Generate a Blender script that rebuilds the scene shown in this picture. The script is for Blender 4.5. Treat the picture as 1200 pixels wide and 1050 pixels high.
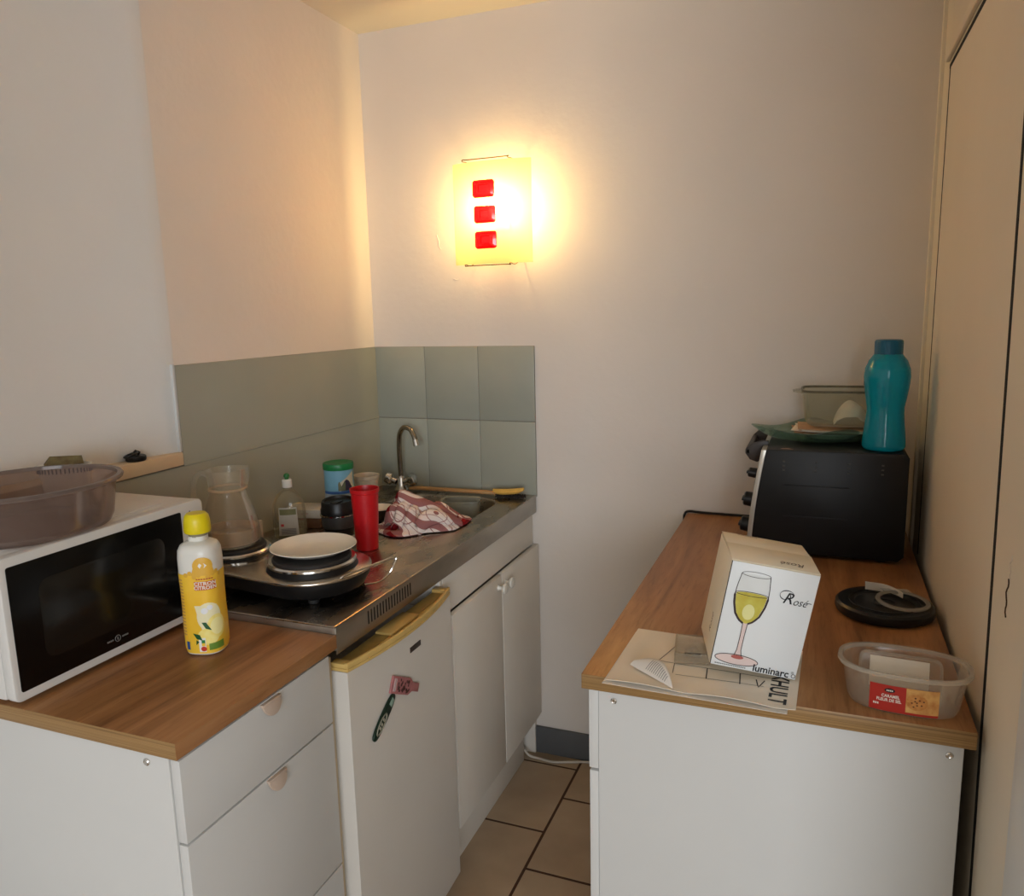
import bpy, bmesh, math, random
from mathutils import Vector, Matrix, noise
for o in list(bpy.data.objects): bpy.data.objects.remove(o)
S = bpy.context.scene
COL = S.collection
PI = math.pi
R = math.radians

# ------------------------------------------------------------------ camera
cam_d = bpy.data.cameras.new('camera'); cam = bpy.data.objects.new('camera', cam_d); COL.objects.link(cam)
S.camera = cam
yaw, pitch, roll, fpx = 0.3785107, -0.1711843, -0.0237777, 918.18
fw = Vector((-math.sin(yaw)*math.cos(pitch), math.cos(yaw)*math.cos(pitch), math.sin(pitch)))
rt = Vector((math.cos(yaw), math.sin(yaw), 0)); up = rt.cross(fw)
r2 = rt*math.cos(roll)+up*math.sin(roll); u2 = -rt*math.sin(roll)+up*math.cos(roll)
cam.matrix_world = Matrix(((r2.x, u2.x, -fw.x, 1.47222), (r2.y, u2.y, -fw.y, -2.41234), (r2.z, u2.z, -fw.z, 1.53953), (0, 0, 0, 1)))
cam_d.sensor_fit = 'HORIZONTAL'; cam_d.sensor_width = 36; cam_d.lens = 36*fpx/1200
cam_d.clip_start = 0.02

# ------------------------------------------------------------------ world, light, exposure
w = bpy.data.worlds.new('world'); S.world = w; w.use_nodes = True
w.node_tree.nodes['Background'].inputs[0].default_value = (0.75, 0.87, 1.0, 1)
w.node_tree.nodes['Background'].inputs[1].default_value = 1.0
S.view_settings.view_transform = 'Standard'; S.view_settings.look = 'None'
S.view_settings.gamma = 1; S.view_settings.use_curve_mapping = False
S.view_settings.exposure = 0.0

def area(name, loc, target, sx, sy, power, col):
    l = bpy.data.lights.new(name, 'AREA'); l.shape = 'RECTANGLE'; l.size = sx; l.size_y = sy; l.energy = power; l.color = col
    o = bpy.data.objects.new(name, l); COL.objects.link(o); o.location = loc
    o.rotation_euler = (Vector(target)-Vector(loc)).to_track_quat('-Z', 'Y').to_euler(); return o
# daylight through the wide window in the far wall behind the camera
area('window_daylight', (3.0, -6.3, 1.6), (.6, -.6, 1.1), 2.6, 1.6, 126, (0.86, 0.93, 1.0))
LAMP_POWER = 410.0   # radiance of the bulb inside the wall lamp

# ------------------------------------------------------------------ materials
def lin(c):
    return tuple(((x/255)/12.92 if x/255 <= .04045 else ((x/255+.055)/1.055)**2.4) for x in c)
def nodes(name):
    m = bpy.data.materials.new(name); m.use_nodes = True; nt = m.node_tree
    return m, nt, nt.nodes['Principled BSDF'], nt.nodes['Material Output']
def setp(b, rough=.5, metal=0., spec=.5, trans=0., ior=1.45, coat=0.):
    b.inputs['Roughness'].default_value = rough; b.inputs['Metallic'].default_value = metal
    b.inputs['Specular IOR Level'].default_value = spec; b.inputs['Transmission Weight'].default_value = trans
    b.inputs['IOR'].default_value = ior; b.inputs['Coat Weight'].default_value = coat
def coords(nt, scale=(1, 1, 1), rot=(0, 0, 0)):
    tc = nt.nodes.new('ShaderNodeTexCoord'); mp = nt.nodes.new('ShaderNodeMapping')
    mp.inputs['Scale'].default_value = scale; mp.inputs['Rotation'].default_value = rot
    nt.links.new(tc.outputs['Object'], mp.inputs[0]); return mp.outputs[0]
def M(name, rgb, rough=.5, metal=0., var=.06, scale=12, bump=0., bscale=60, spec=.5, coat=0., rgb2=None):
    """procedural: base colour wandering gently with noise, optional fine bump"""
    m, nt, b, out = nodes(name); setp(b, rough, metal, spec, coat=coat)
    c = lin(rgb); v = coords(nt)
    n = nt.nodes.new('ShaderNodeTexNoise'); n.inputs['Scale'].default_value = scale; n.inputs['Detail'].default_value = 4
    nt.links.new(v, n.inputs['Vector'])
    cr = nt.nodes.new('ShaderNodeValToRGB'); cr.color_ramp.elements[0].position = .3; cr.color_ramp.elements[1].position = .7
    c2 = lin(rgb2) if rgb2 else tuple(min(1, x*(1+var)) for x in c)
    c1 = c if rgb2 else tuple(x*(1-var) for x in c)
    cr.color_ramp.elements[0].color = (*c1, 1); cr.color_ramp.elements[1].color = (*c2, 1)
    nt.links.new(n.outputs[0], cr.inputs[0]); nt.links.new(cr.outputs[0], b.inputs['Base Color'])
    if bump:
        n2 = nt.nodes.new('ShaderNodeTexNoise'); n2.inputs['Scale'].default_value = bscale; n2.inputs['Detail'].default_value = 3
        nt.links.new(v, n2.inputs['Vector'])
        bp = nt.nodes.new('ShaderNodeBump'); bp.inputs['Strength'].default_value = bump; bp.inputs['Distance'].default_value = .004
        nt.links.new(n2.outputs[0], bp.inputs['Height']); nt.links.new(bp.outputs[0], b.inputs['Normal'])
    return m
def clear(name, tint, density=.06, rough=.03, body=None, ior=1.45, spec_w=1.):
    """thin transparent glass or plastic: see-through with fresnel gloss and a little body colour"""
    m, nt, b, out = nodes(name); nt.nodes.remove(b)
    tr = nt.nodes.new('ShaderNodeBsdfTransparent'); tr.inputs[0].default_value = (*lin(tint), 1)
    gl = nt.nodes.new('ShaderNodeBsdfGlossy'); gl.inputs['Roughness'].default_value = rough; gl.inputs[0].default_value = (spec_w,)*3+(1,)
    di = nt.nodes.new('ShaderNodeBsdfDiffuse'); di.inputs[0].default_value = (*lin(body or tint), 1)
    tl = nt.nodes.new('ShaderNodeBsdfTranslucent'); tl.inputs[0].default_value = (*lin(body or tint), 1)
    mm = nt.nodes.new('ShaderNodeMixShader'); mm.inputs[0].default_value = .5
    nt.links.new(di.outputs[0], mm.inputs[1]); nt.links.new(tl.outputs[0], mm.inputs[2])
    mx = nt.nodes.new('ShaderNodeMixShader'); nt.links.new(tr.outputs[0], mx.inputs[1]); nt.links.new(mm.outputs[0], mx.inputs[2])
    n = nt.nodes.new('ShaderNodeTexNoise'); n.inputs['Scale'].default_value = 25
    nt.links.new(coords(nt), n.inputs['Vector'])
    ml = nt.nodes.new('ShaderNodeMath'); ml.operation = 'MULTIPLY_ADD'; ml.inputs[1].default_value = density*.6; ml.inputs[2].default_value = density*.7
    nt.links.new(n.outputs[0], ml.inputs[0]); nt.links.new(ml.outputs[0], mx.inputs[0])
    fr = nt.nodes.new('ShaderNodeFresnel'); fr.inputs[0].default_value = ior
    mf = nt.nodes.new('ShaderNodeMixShader'); fm = nt.nodes.new('ShaderNodeMath'); fm.operation = 'MULTIPLY'; fm.inputs[1].default_value = .5; fm.use_clamp = True; nt.links.new(fr.outputs[0], fm.inputs[0]); nt.links.new(fm.outputs[0], mf.inputs[0])
    nt.links.new(mx.outputs[0], mf.inputs[1]); nt.links.new(gl.outputs[0], mf.inputs[2])
    nt.links.new(mf.outputs[0], out.inputs[0]); return m
def wood(name, c1, c2, c3, axis='y', rough=.38, fine=1.):
    m, nt, b, out = nodes(name); setp(b, rough, 0, .45)
    s = {'y': (9, .9, 9), 'x': (.9, 9, 9), 'end': (.6, .6, 260)}[axis]
    v = coords(nt, s)
    n = nt.nodes.new('ShaderNodeTexNoise'); n.inputs['Scale'].default_value = 1.6*fine; n.inputs['Detail'].default_value = 7; n.inputs['Roughness'].default_value = .62; n.inputs['Distortion'].default_value = .9
    nt.links.new(v, n.inputs['Vector'])
    cr = nt.nodes.new('ShaderNodeValToRGB'); e = cr.color_ramp.elements
    e[0].position = .32; e[0].color = (*lin(c1), 1); e[1].position = .5; e[1].color = (*lin(c2), 1)
    e.new(.72).color = (*lin(c3), 1)
    nt.links.new(n.outputs[0], cr.inputs[0])
    # knots and short dark pores
    s2 = tuple(x*a for x, a in zip(s, (4, 4, 4)))
    n2 = nt.nodes.new('ShaderNodeTexNoise'); n2.inputs['Scale'].default_value = 4; n2.inputs['Detail'].default_value = 3
    nt.links.new(coords(nt, s2), n2.inputs['Vector'])
    c2r = nt.nodes.new('ShaderNodeValToRGB'); c2r.color_ramp.elements[0].position = .30; c2r.color_ramp.elements[0].color = (.80, .76, .72, 1); c2r.color_ramp.elements[1].position = .46
    nt.links.new(n2.outputs[0], c2r.inputs[0])
    mu = nt.nodes.new('ShaderNodeMix'); mu.data_type = 'RGBA'; mu.blend_type = 'MULTIPLY'; mu.inputs[0].default_value = 1
    nt.links.new(cr.outputs[0], mu.inputs[6]); nt.links.new(c2r.outputs[0], mu.inputs[7])
    nt.links.new(mu.outputs[2], b.inputs['Base Color']); return m
def steel(name, rgb, rough, stretch=(1, 1, 1), stain=True):
    m, nt, b, out = nodes(name); setp(b, rough, 1.0)
    v = coords(nt, stretch)
    n = nt.nodes.new('ShaderNodeTexNoise'); n.inputs['Scale'].default_value = 14; n.inputs['Detail'].default_value = 6
    nt.links.new(v, n.inputs['Vector'])
    mr = nt.nodes.new('ShaderNodeMapRange'); mr.inputs[3].default_value = rough*.65; mr.inputs[4].default_value = rough*1.5
    nt.links.new(n.outputs[0], mr.inputs[0]); nt.links.new(mr.outputs[0], b.inputs['Roughness'])
    cr = nt.nodes.new('ShaderNodeValToRGB'); c = lin(rgb)
    cr.color_ramp.elements[0].position = .35; cr.color_ramp.elements[1].position = .6
    cr.color_ramp.elements[0].color = (*(x*(.72 if stain else .93) for x in c), 1); cr.color_ramp.elements[1].color = (*c, 1)
    nt.links.new(n.outputs[0], cr.inputs[0]); nt.links.new(cr.outputs[0], b.inputs['Base Color']); return m

WALL = M('wall_plaster', (226, 217, 208), .85, var=.025, scale=3, bump=.25, bscale=35, spec=.25)
RECESS = M('recess_plaster', (220, 218, 214), .85, var=.02, scale=3, bump=.2, bscale=30, spec=.25)
CEIL = M('ceiling_paint', (228, 222, 210), .9, var=.02, scale=3, spec=.2)
DOORP = M('closet_paint', (226, 214, 194), .62, var=.03, scale=2.5, bump=.12, bscale=30, spec=.35)
CASING = M('casing_paint', (222, 210, 188), .6, var=.03, scale=4, bump=.1)
DARK = M('gap_shade_black', (16, 12, 9), .9)  # near-black standing in for the shade inside the closet gaps
TILE = M('glazed_tile', (162, 164, 151), .3, var=.04, scale=5, bump=.08, bscale=14, spec=.5)
GROUT = M('grout', (138, 134, 122), .9)
BASEB = M('grey_skirting', (92, 93, 94), .55, var=.04)
WHITE = M('white_melamine', (209, 208, 205), .42, var=.015, scale=4, spec=.4)
WHITE2 = M('old_white_laminate', (228, 220, 208), .45, var=.03, scale=4, spec=.4)
FRIDGEW = M('fridge_enamel', (220, 214, 205), .35, var=.03, scale=3, bump=.05, bscale=200, spec=.5)
YELLOWED = M('yellowed_plastic', (214, 180, 108), .45, var=.08, scale=20)
OLIVE = M('yellowed_recess', (170, 144, 82), .55, var=.1, scale=20)
WOOD = wood('oak_laminate', (122, 82, 48), (160, 112, 70), (184, 138, 92), 'y')
WOODE = wood('oak_laminate_edge', (118, 88, 52), (152, 118, 74), (178, 142, 94), 'end')
STEEL = steel('stained_steel', (176, 164, 150), .26, (1, .5, 1))
STEELP = steel('plain_steel', (190, 182, 170), .2, stain=False)
CHROME = steel('chrome', (215, 212, 208), .1, stain=False)
SEDGE = steel('brushed_steel_apron', (182, 176, 166), .33, (1, .4, 1))
BLACK = M('black_plastic', (20, 20, 21), .35, spec=.5)
BLACKM = M('black_enamel', (17, 17, 18), .42, var=.1, spec=.4)
CASTIRON = M('cast_iron', (42, 38, 36), .6, var=.12, scale=40, bump=.2, bscale=150)
CERAM = M('white_ceramic', (232, 228, 218), .15, var=.01, spec=.6, coat=.3)
RUBBER = M('rubber', (30, 30, 30), .7)
SCREEN = M('microwave_glass', (9, 9, 9), .22, var=.2, spec=.3)
MWW = M('microwave_enamel', (214, 212, 208), .35, var=.015, spec=.45)
PRINTK = M('black_print', (24, 24, 26), .6, var=.02)
PRINTG = M('grey_print', (120, 120, 118), .6)
PAPER = M('white_paper', (232, 226, 218), .8, var=.02, scale=6, spec=.2)
PAPERC = M('cream_paper', (242, 232, 216), .8, var=.02, spec=.2)

def mat_print(name, rgb, rough=.55, var=.04, scale=30, rgb2=None): return M(name, rgb, rough, var=var, scale=scale, rgb2=rgb2)

# ------------------------------------------------------------------ mesh builder
class G:
    def __init__(s): s.b = bmesh.new(); s.m = 0; s.T = Matrix.Identity(4)
    def _done(s, geom_verts, faces):
        for v in geom_verts: v.co = s.T @ v.co
        for f in faces: f.material_index = s.m; f.smooth = True
        return s
    def raw(s, verts, faces):
        vs = [s.b.verts.new(v) for v in verts]; fs = []
        for f in faces:
            try: fs.append(s.b.faces.new([vs[i] for i in f]))
            except ValueError: pass
        return s._done(vs, fs)
    def box(s, a, c, bev=0., seg=2):
        t = bmesh.new(); bmesh.ops.create_cube(t, size=1)
        for v in t.verts:
            v.co = Vector(((a[0]+c[0])/2+v.co.x*(c[0]-a[0]), (a[1]+c[1])/2+v.co.y*(c[1]-a[1]), (a[2]+c[2])/2+v.co.z*(c[2]-a[2])))
        if bev: bmesh.ops.bevel(t, geom=t.edges[:], offset=bev, segments=seg, profile=.5, affect='EDGES')
        return s.merge(t)
    def merge(s, t):
        t.verts.index_update(); vs = [s.b.verts.new(v.co) for v in t.verts]; fs = []
        for f in t.faces:
            try: fs.append(s.b.faces.new([vs[v.index] for v in f.verts]))
            except ValueError: pass
        t.free(); return s._done(vs, fs)
    def prism(s, poly, z0, z1, bev=0.):
        t = bmesh.new(); lo = [t.verts.new((x, y, z0)) for x, y in poly]; hi = [t.verts.new((x, y, z1)) for x, y in poly]; n = len(poly)
        t.faces.new(lo[::-1]); t.faces.new(hi)
        for i in range(n): t.faces.new((lo[i], lo[(i+1) % n], hi[(i+1) % n], hi[i]))
        bmesh.ops.recalc_face_normals(t, faces=t.faces[:])
        if bev:
            es = [e for e in t.edges if abs(e.verts[0].co.z-e.verts[1].co.z) < 1e-9]
            bmesh.ops.bevel(t, geom=es, offset=bev, segments=2, profile=.5, affect='EDGES')
        return s.merge(t)
    def lathe(s, prof, seg=40, sx=1., sy=1., p=2., close=False, cap=True, fn=None):
        """revolve (r, z) profile; p>2 makes a rounded-square section"""
        vs = []; fs = []
        def rad(a):
            c, q = abs(math.cos(a)), abs(math.sin(a)); return (c**p+q**p)**(-1/p)
        rings = []
        for k, (r, z) in enumerate(prof):
            if r < 1e-7: rings.append([len(vs)]); vs.append((0, 0, z)); continue
            ring = []
            for i in range(seg):
                a = 2*PI*i/seg; q = r*rad(a); pt = (q*math.cos(a)*sx, q*math.sin(a)*sy, z)
                if fn: pt = fn(pt, a, k)
                ring.append(len(vs)); vs.append(pt)
            rings.append(ring)
        pr = list(zip(rings[:-1], rings[1:])) + ([(rings[-1], rings[0])] if close else [])
        for A, B in pr:
            if len(A) == 1 and len(B) == 1: continue
            for i in range(seg):
                j = (i+1) % seg
                if len(A) == 1: fs.append((A[0], B[j], B[i]))
                elif len(B) == 1: fs.append((A[i], A[j], B[0]))
                else: fs.append((A[i], A[j], B[j], B[i]))
        if cap and not close:
            if len(rings[0]) > 1: fs.append(rings[0][::-1])
            if len(rings[-1]) > 1: fs.append(rings[-1])
        return s.raw(vs, fs)
    def tube(s, pts, r, seg=10, closed=False, rad=None):
        pts = [Vector(p) for p in pts]; n = len(pts); vs = []; fs = []; up0 = None
        for i, p in enumerate(pts):
            a = pts[(i-1) % n] if (closed or i) else p; b = pts[(i+1) % n] if (closed or i < n-1) else p
            t = (b-a).normalized()
            if up0 is None:
                up0 = Vector((0, 0, 1)) if abs(t.z) < .9 else Vector((1, 0, 0))
            x = t.cross(up0).normalized(); y = x.cross(t).normalized(); up0 = y
            rr = rad(i/(n-1)) if rad else r
            for k in range(seg):
                an = 2*PI*k/seg; vs.append(p+x*rr*math.cos(an)+y*rr*math.sin(an))
        for i in range(n if closed else n-1):
            for k in range(seg):
                A = i*seg; B = ((i+1) % n)*seg; fs.append((A+k, A+(k+1) % seg, B+(k+1) % seg, B+k))
        if not closed: fs.append(tuple(range(seg))[::-1]); fs.append(tuple((n-1)*seg+k for k in range(seg)))
        return s.raw(vs, fs)
    def sheet(s, f, nu, nv, thick=0.):
        """grid surface f(u,v); with thickness it becomes a closed slab"""
        P = [[Vector(f(i/nu, j/nv)) for j in range(nv+1)] for i in range(nu+1)]
        vs = [p for row in P for p in row]; idx = lambda i, j: i*(nv+1)+j; fs = []
        for i in range(nu):
            for j in range(nv): fs.append((idx(i, j), idx(i+1, j), idx(i+1, j+1), idx(i, j+1)))
        if thick:
            N = len(vs); base = list(vs); nrm = []
            for i in range(nu+1):
                for j in range(nv+1):
                    du = P[min(i+1, nu)][j]-P[max(i-1, 0)][j]; dv = P[i][min(j+1, nv)]-P[i][max(j-1, 0)]
                    nrm.append(du.cross(dv).normalized())
            vs += [base[k]-nrm[k]*thick for k in range(N)]
            fs += [tuple(N+a for a in f_[::-1]) for f_ in fs]
            for i in range(nu): fs += [(idx(i, 0), N+idx(i, 0), N+idx(i+1, 0), idx(i+1, 0)), (idx(i+1, nv), N+idx(i+1, nv), N+idx(i, nv), idx(i, nv))]
            for j in range(nv): fs += [(idx(0, j+1), N+idx(0, j+1), N+idx(0, j), idx(0, j)), (idx(nu, j), N+idx(nu, j), N+idx(nu, j+1), idx(nu, j+1))]
        return s.raw(vs, fs)
    def build(s, name, mats, parent=None, ang=38, label=None, weld=False):
        if weld: bmesh.ops.remove_doubles(s.b, verts=s.b.verts[:], dist=1e-6)
        bmesh.ops.recalc_face_normals(s.b, faces=s.b.faces[:])
        me = bpy.data.meshes.new(name); s.b.to_mesh(me); s.b.free()
        for m in (mats if isinstance(mats, (list, tuple)) else [mats]): me.materials.append(m)
        me.set_sharp_from_angle(angle=R(ang))
        o = bpy.data.objects.new(name, me); COL.objects.link(o)
        if parent: o.parent = parent
        if label: o['label'] = label
        return o
def obj(name, g, mats, parent=None, **k): return g.build(name, mats, parent, **k)
def thing(name, label, cat, loc=(0, 0, 0), rotz=0, group=None, mat=None):
    o = bpy.data.objects.new(name, None); COL.objects.link(o); o.empty_display_size = .05
    if mat is not None: o.matrix_world = mat
    else: o.location = loc; o.rotation_euler = (0, 0, rotz)
    o['label'] = label; o['category'] = cat
    if group: o['group'] = group
    return o
def tag(o, label, cat, loc=None, rotz=None, group=None):
    o['label'] = label; o['category'] = cat
    if loc is not None: o.location = loc
    if rotz is not None: o.rotation_euler = (0, 0, rotz)
    if group: o['group'] = group
    return o
def struct(name, g, m, **k):
    o = g.build(name, m, **k); o['kind'] = 'structure'; return o
def rrect(x0, y0, x1, y1, r, n=6):
    out = []
    for cx, cy, a0 in ((x1-r, y1-r, 0), (x0+r, y1-r, PI/2), (x0+r, y0+r, PI), (x1-r, y0+r, 1.5*PI)):
        for i in range(n+1): a = a0+PI/2*i/n; out.append((cx+r*math.cos(a), cy+r*math.sin(a)))
    return out
def text_geo(txt, size, align='CENTER', shear=0., bold=0., space=1.):
    c = bpy.data.curves.new('lettering', 'FONT'); c.body = txt; c.size = size; c.align_x = align; c.align_y = 'CENTER'
    c.shear = shear; c.offset = bold; c.space_character = space; c.resolution_u = 3
    o = bpy.data.objects.new('lettering', c); COL.objects.link(o)
    bpy.context.view_layer.update()
    me = bpy.data.meshes.new_from_object(o.evaluated_get(bpy.context.evaluated_depsgraph_get()))
    V = [v.co.copy() for v in me.vertices]; F = [tuple(p.vertices) for p in me.polygons]
    bpy.data.objects.remove(o); bpy.data.curves.remove(c); bpy.data.meshes.remove(me); return V, F
def text_on(g, txt, size, fn, sx=1., **k):
    V, F = text_geo(txt, size, **k); g.raw([fn(v.x*sx, v.y) for v in V], F); return g
def arc_pts(c, r, a0, a1, n, plane='xy'):
    out = []
    for i in range(n+1):
        a = a0+(a1-a0)*i/n; p, q = r*math.cos(a), r*math.sin(a)
        out.append((c[0]+p, c[1]+q, c[2]) if plane == 'xy' else ((c[0]+p, c[1], c[2]+q) if plane == 'xz' else (c[0], c[1]+p, c[2]+q)))
    return out

# ------------------------------------------------------------------ SETTING
CH = 2.457; XR = 1.722; YB = -6.6
g = G(); g.box((-.35, YB-.1, -.06), (4.9, .1, -.0005)); struct('floor', g, None or GROUT)
FT = M('floor_tile_glaze', (162, 138, 112), .42, var=.12, scale=5, bump=.06, bscale=30, rgb2=(182, 158, 130))
GRT = M('dark_grout', (70, 44, 26), .9)
bpy.data.objects['floor'].data.materials.clear(); bpy.data.objects['floor'].data.materials.append(GRT)
g = G(); T_ = .343; jt = .0035
for c in range(-3, 13):
    x0 = .752+c*T_; off = -.072 if c % 2 else -.237
    y = off+2*T_
    while y > YB:
        a, b_ = max(x0+jt, -.02), min(x0+T_-jt, 4.6); ya, yb = max(y-T_+jt, YB), min(y-jt, -.001)
        if b_ > a and yb > ya: g.box((a, ya, -.004), (b_, yb, .0), .0012, 1)
        y -= T_
struct('floor_tiles', g, FT).name = 'trim_1'
g = G(); g.box((-.35, YB-.1, CH), (4.9, .1, CH+.08)); struct('ceiling', g, CEIL)
g = G(); g.box((-.35, 0, 0), (2.9, .1, CH)); struct('wall_back', g, WALL)
g = G()
g.box((-.15, -.930, 0), (0, 0, CH)); g.m = 1; ap = [(-.2, -.930), (0, -.930)]+[(-.055*(1-(1-t)**2), -.935-.38*t) for t in [i/12 for i in range(13)]]+[(-.2, -1.315)]; g.prism(ap, 1.186, CH)
g.box((-.3, YB, 0), (-.001, -.935, 1.186)); g.box((-.3, YB, 1.186), (-.055, -1.315, CH))
struct('wall_left', g, [WALL, RECESS])
# beige ledge closing the foot of the recess
g = G(); g.box((-.055, YB, 1.186), (.012, -.938, 1.219), .003)
struct('trim_2', g, M('ledge_wood', (216, 192, 160), .6, var=.05, scale=8, rgb2=(224, 204, 176)))
# rear wall with the window the daylight comes through
g = G(); g.box((-.3, YB-.1, 0), (4.8, YB, .7)); g.box((-.3, YB-.1, 2.38), (4.8, YB, CH)); g.box((-.3, YB-.1, .7), (1.65, YB, 2.38)); g.box((4.35, YB-.1, .7), (4.8, YB, 2.38))
struct('wall_rear', g, WALL)
g = G(); g.box((4.7, YB, 0), (4.8, -1.55, CH)); g.box((XR+.15, -1.65, 0), (4.7, -1.55, CH)); struct('wall_right_rear', g, WALL)
g = G()
for a, c in (((1.65, YB-.07, .7), (1.71, YB-.02, 2.38)), ((4.29, YB-.07, .7), (4.35, YB-.02, 2.38)), ((2.97, YB-.07, .7), (3.03, YB-.02, 2.38)), ((1.65, YB-.07, .7), (4.35, YB-.02, .76)), ((1.65, YB-.07, 2.32), (4.35, YB-.02, 2.38))): g.box(a, c, .004)
struct('window_1', g, WHITE)
# right wall: closet front
g = G(); g.box((XR+.030, -1.65, 0), (XR+.15, .0, CH)); struct('wall_right', g, DARK)
g = G(); g.box((XR-.0, -.214, 0), (XR+.03, 0, CH)); g.box((XR, -1.65, 2.085), (XR+.03, -.215, CH))
g.box((XR-.008, -.1, 0), (XR+.01, -.075, 2.3), .003)
struct('wall_right_frame', g, CASING).name = 'trim_3'
def slab(g, ya_top, ya_bot, yb_top, yb_bot, z0, z1, x0, x1):
    v = [(x0, ya_bot, z0), (x1, ya_bot, z0), (x1, yb_bot, z0), (x0, yb_bot, z0), (x0, ya_top, z1), (x1, ya_top, z1), (x1, yb_top, z1), (x0, yb_top, z1)]
    g.raw(v, [(0, 1, 2, 3), (7, 6, 5, 4), (0, 4, 5, 1), (1, 5, 6, 2), (2, 6, 7, 3), (3, 7, 4, 0)])
g = G(); slab(g, -.2245, -.2185, -1.045, -1.168, 0.01, 2.078, XR, XR+.025); struct('door_1', g, DOORP)
g = G(); slab(g, -1.060, -1.185, -1.62, -1.62, 0.01, 2.078, XR, XR+.025)
struct('door_2', g, DOORP)
g = G(); slab(g, -1.0450, -1.1680, -1.060, -1.185, .012, 2.076, XR-.0006, XR+.02); struct('trim_8', g, DARK)  # black strip filling the gap between the doors, painted as its shade
g = G(); slab(g, -.2135, -.2135, -.2255, -.2195, .9, 2.078, XR-.0006, XR+.02); g.box((XR-.0012, -1.045, 2.077), (XR+.02, -.2135, 2.086)); struct('trim_9', g, DARK)  # dark strips painted as shade in the crack beside and above the first door
g = G(); g.box((XR-.010, -1.64, 2.094), (XR, -.20, 2.118), .003); struct('trim_10', g, CASING)
g = G(); g.box((XR-.012, -1.47, 0.0), (XR, -1.375, 1.15), .002); struct('trim_4', g, WHITE)
# chipped paint marks on the second door
for k, (yy, z0, z1) in enumerate(((-1.215, 1.11, 1.165), (-1.222, 1.165, 1.20))):
    g = G(); pts = [(XR-.0006, yy+.004*math.sin(i*1.3)+.006*math.sin(i/10*PI), z0+(z1-z0)*i/10) for i in range(11)]
    g.tube(pts, .0011 if k == 0 else .0007, 6); o = struct('trim_%d' % (5+k), g, M('chip_%d' % k, (70, 45, 25) if k == 0 else (225, 215, 200), .8))
# splash tiles
g = G(); tb = .0015
for i in range(3):
    for j in range(2):
        z0, z1 = (1.184, 1.430) if j else (.930, 1.181)
        g.box((.2*i+(.006 if i == 0 else .0008), -.007, z0), (.2*(i+1)-.0008, -.0, z1), tb)
g.box((0, -.007, 1.184), (.007, -.933, 1.430), tb)
g.box((0, -.007, .930), (.007, -.986, 1.181), tb); g.box((0, -.989, .86), (.007, -1.60, 1.181), tb)
g.m = 1; g.box((0, -.0045, .93), (.6, 0, 1.4315)); g.box((0, -.934, .93), (.0045, 0, 1.4315)); g.box((0, -1.6, .93), (.0045, -.93, 1.184))
g.m = 2; g.box((-.002, -.9415, 1.219), (.006, -.9335, 1.434), .001)
struct('trim_7', g, [TILE, GROUT, WHITE])
g = G(); g.box((.58, -.012, 0), (1.13, 0, .098), .002); struct('baseboard_back', g, BASEB)

for k, P in enumerate((((.262, 1.80), (.270, 1.775), (.268, 1.762), (.276, 1.752)), ((.318, 1.655), (.330, 1.650), (.336, 1.652)))):
    g = G(); g.tube([(x, -.0002, z) for x, z in P], .0012, 6); struct('trim_%d' % (11+k), g, WALL)
# ------------------------------------------------------------------ drawer pull
PULL = M('pull_tab', (196, 176, 160), .5)
def pull(parent, x, y, z, name='handle'):
    g = G(); poly = [(math.cos(PI+PI*i/14)*.024, math.sin(PI+PI*i/14)*.026) for i in range(15)]
    # half disc hanging from the drawer's top edge, tilted outwards
    g.T = Matrix.Translation((x, y, z)) @ Matrix.Rotation(R(-14), 4, 'Y') @ Matrix.Rotation(PI/2, 4, 'Z') @ Matrix.Rotation(PI/2, 4, 'X')
    g.prism(poly, -.002, .0025, .0008)
    g.T = Matrix.Translation((x, y, z)); g.box((-.004, -.024, -.003), (.004, .024, .002), .0008)
    return obj(name, g, PULL, parent)

# ------------------------------------------------------------------ left drawer cabinet
HL = .92
cab = thing('drawer_cabinet', 'white three-drawer base cabinet under the left wooden worktop, beside the fridge', 'cabinet')
g = G(); y0, y1 = -1.598, -1.206
g.box((.03, y0, 0), (.578, y0+.016, HL-.029), .001); g.box((.03, y1-.016, 0), (.578, y1, HL-.029), .001)
g.box((.03, y0+.016, .06), (.045, y1-.016, HL-.03)); g.box((.045, y0+.016, .08), (.575, y1-.016, .096)); g.box((.5, y0+.016, HL-.05), (.575, y1-.016, HL-.03)); g.box((.52, y0+.016, 0), (.535, y1-.016, .08))
obj('carcass', g, WHITE, cab)
for z0, z1 in ((.747, .886), (.436, .743), (.105, .432)):
    g = G(); g.box((.5795, y0+.002, z0), (.597, y1-.002, z1), .0012); d = obj('drawer', g, WHITE, cab)
    pull(d, .600, -1.387, z1-.004)
g = G(); g.T = Matrix.Translation((.535, y0-.0003, HL-.045)) @ Matrix.Rotation(PI/2, 4, 'X')
g.lathe([(0, 0), (.006, 0), (.006, .002), (.004, .0035), (.0, .002)], 16); obj('screw', g, CHROME, cab)
g = G(); g.m = 0; g.box((.002, -1.604, HL-.028), (.601, -1.184, HL), .0012)
wt = obj('worktop', g, [WOOD, WOODE]); tag(wt, 'oak-look worktop on the left drawer cabinet, under the microwave', 'worktop')
for p in wt.data.polygons:
    if abs(p.normal.z) < .5: p.material_index = 1 if abs(p.normal.y) > .5 else 0

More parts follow.
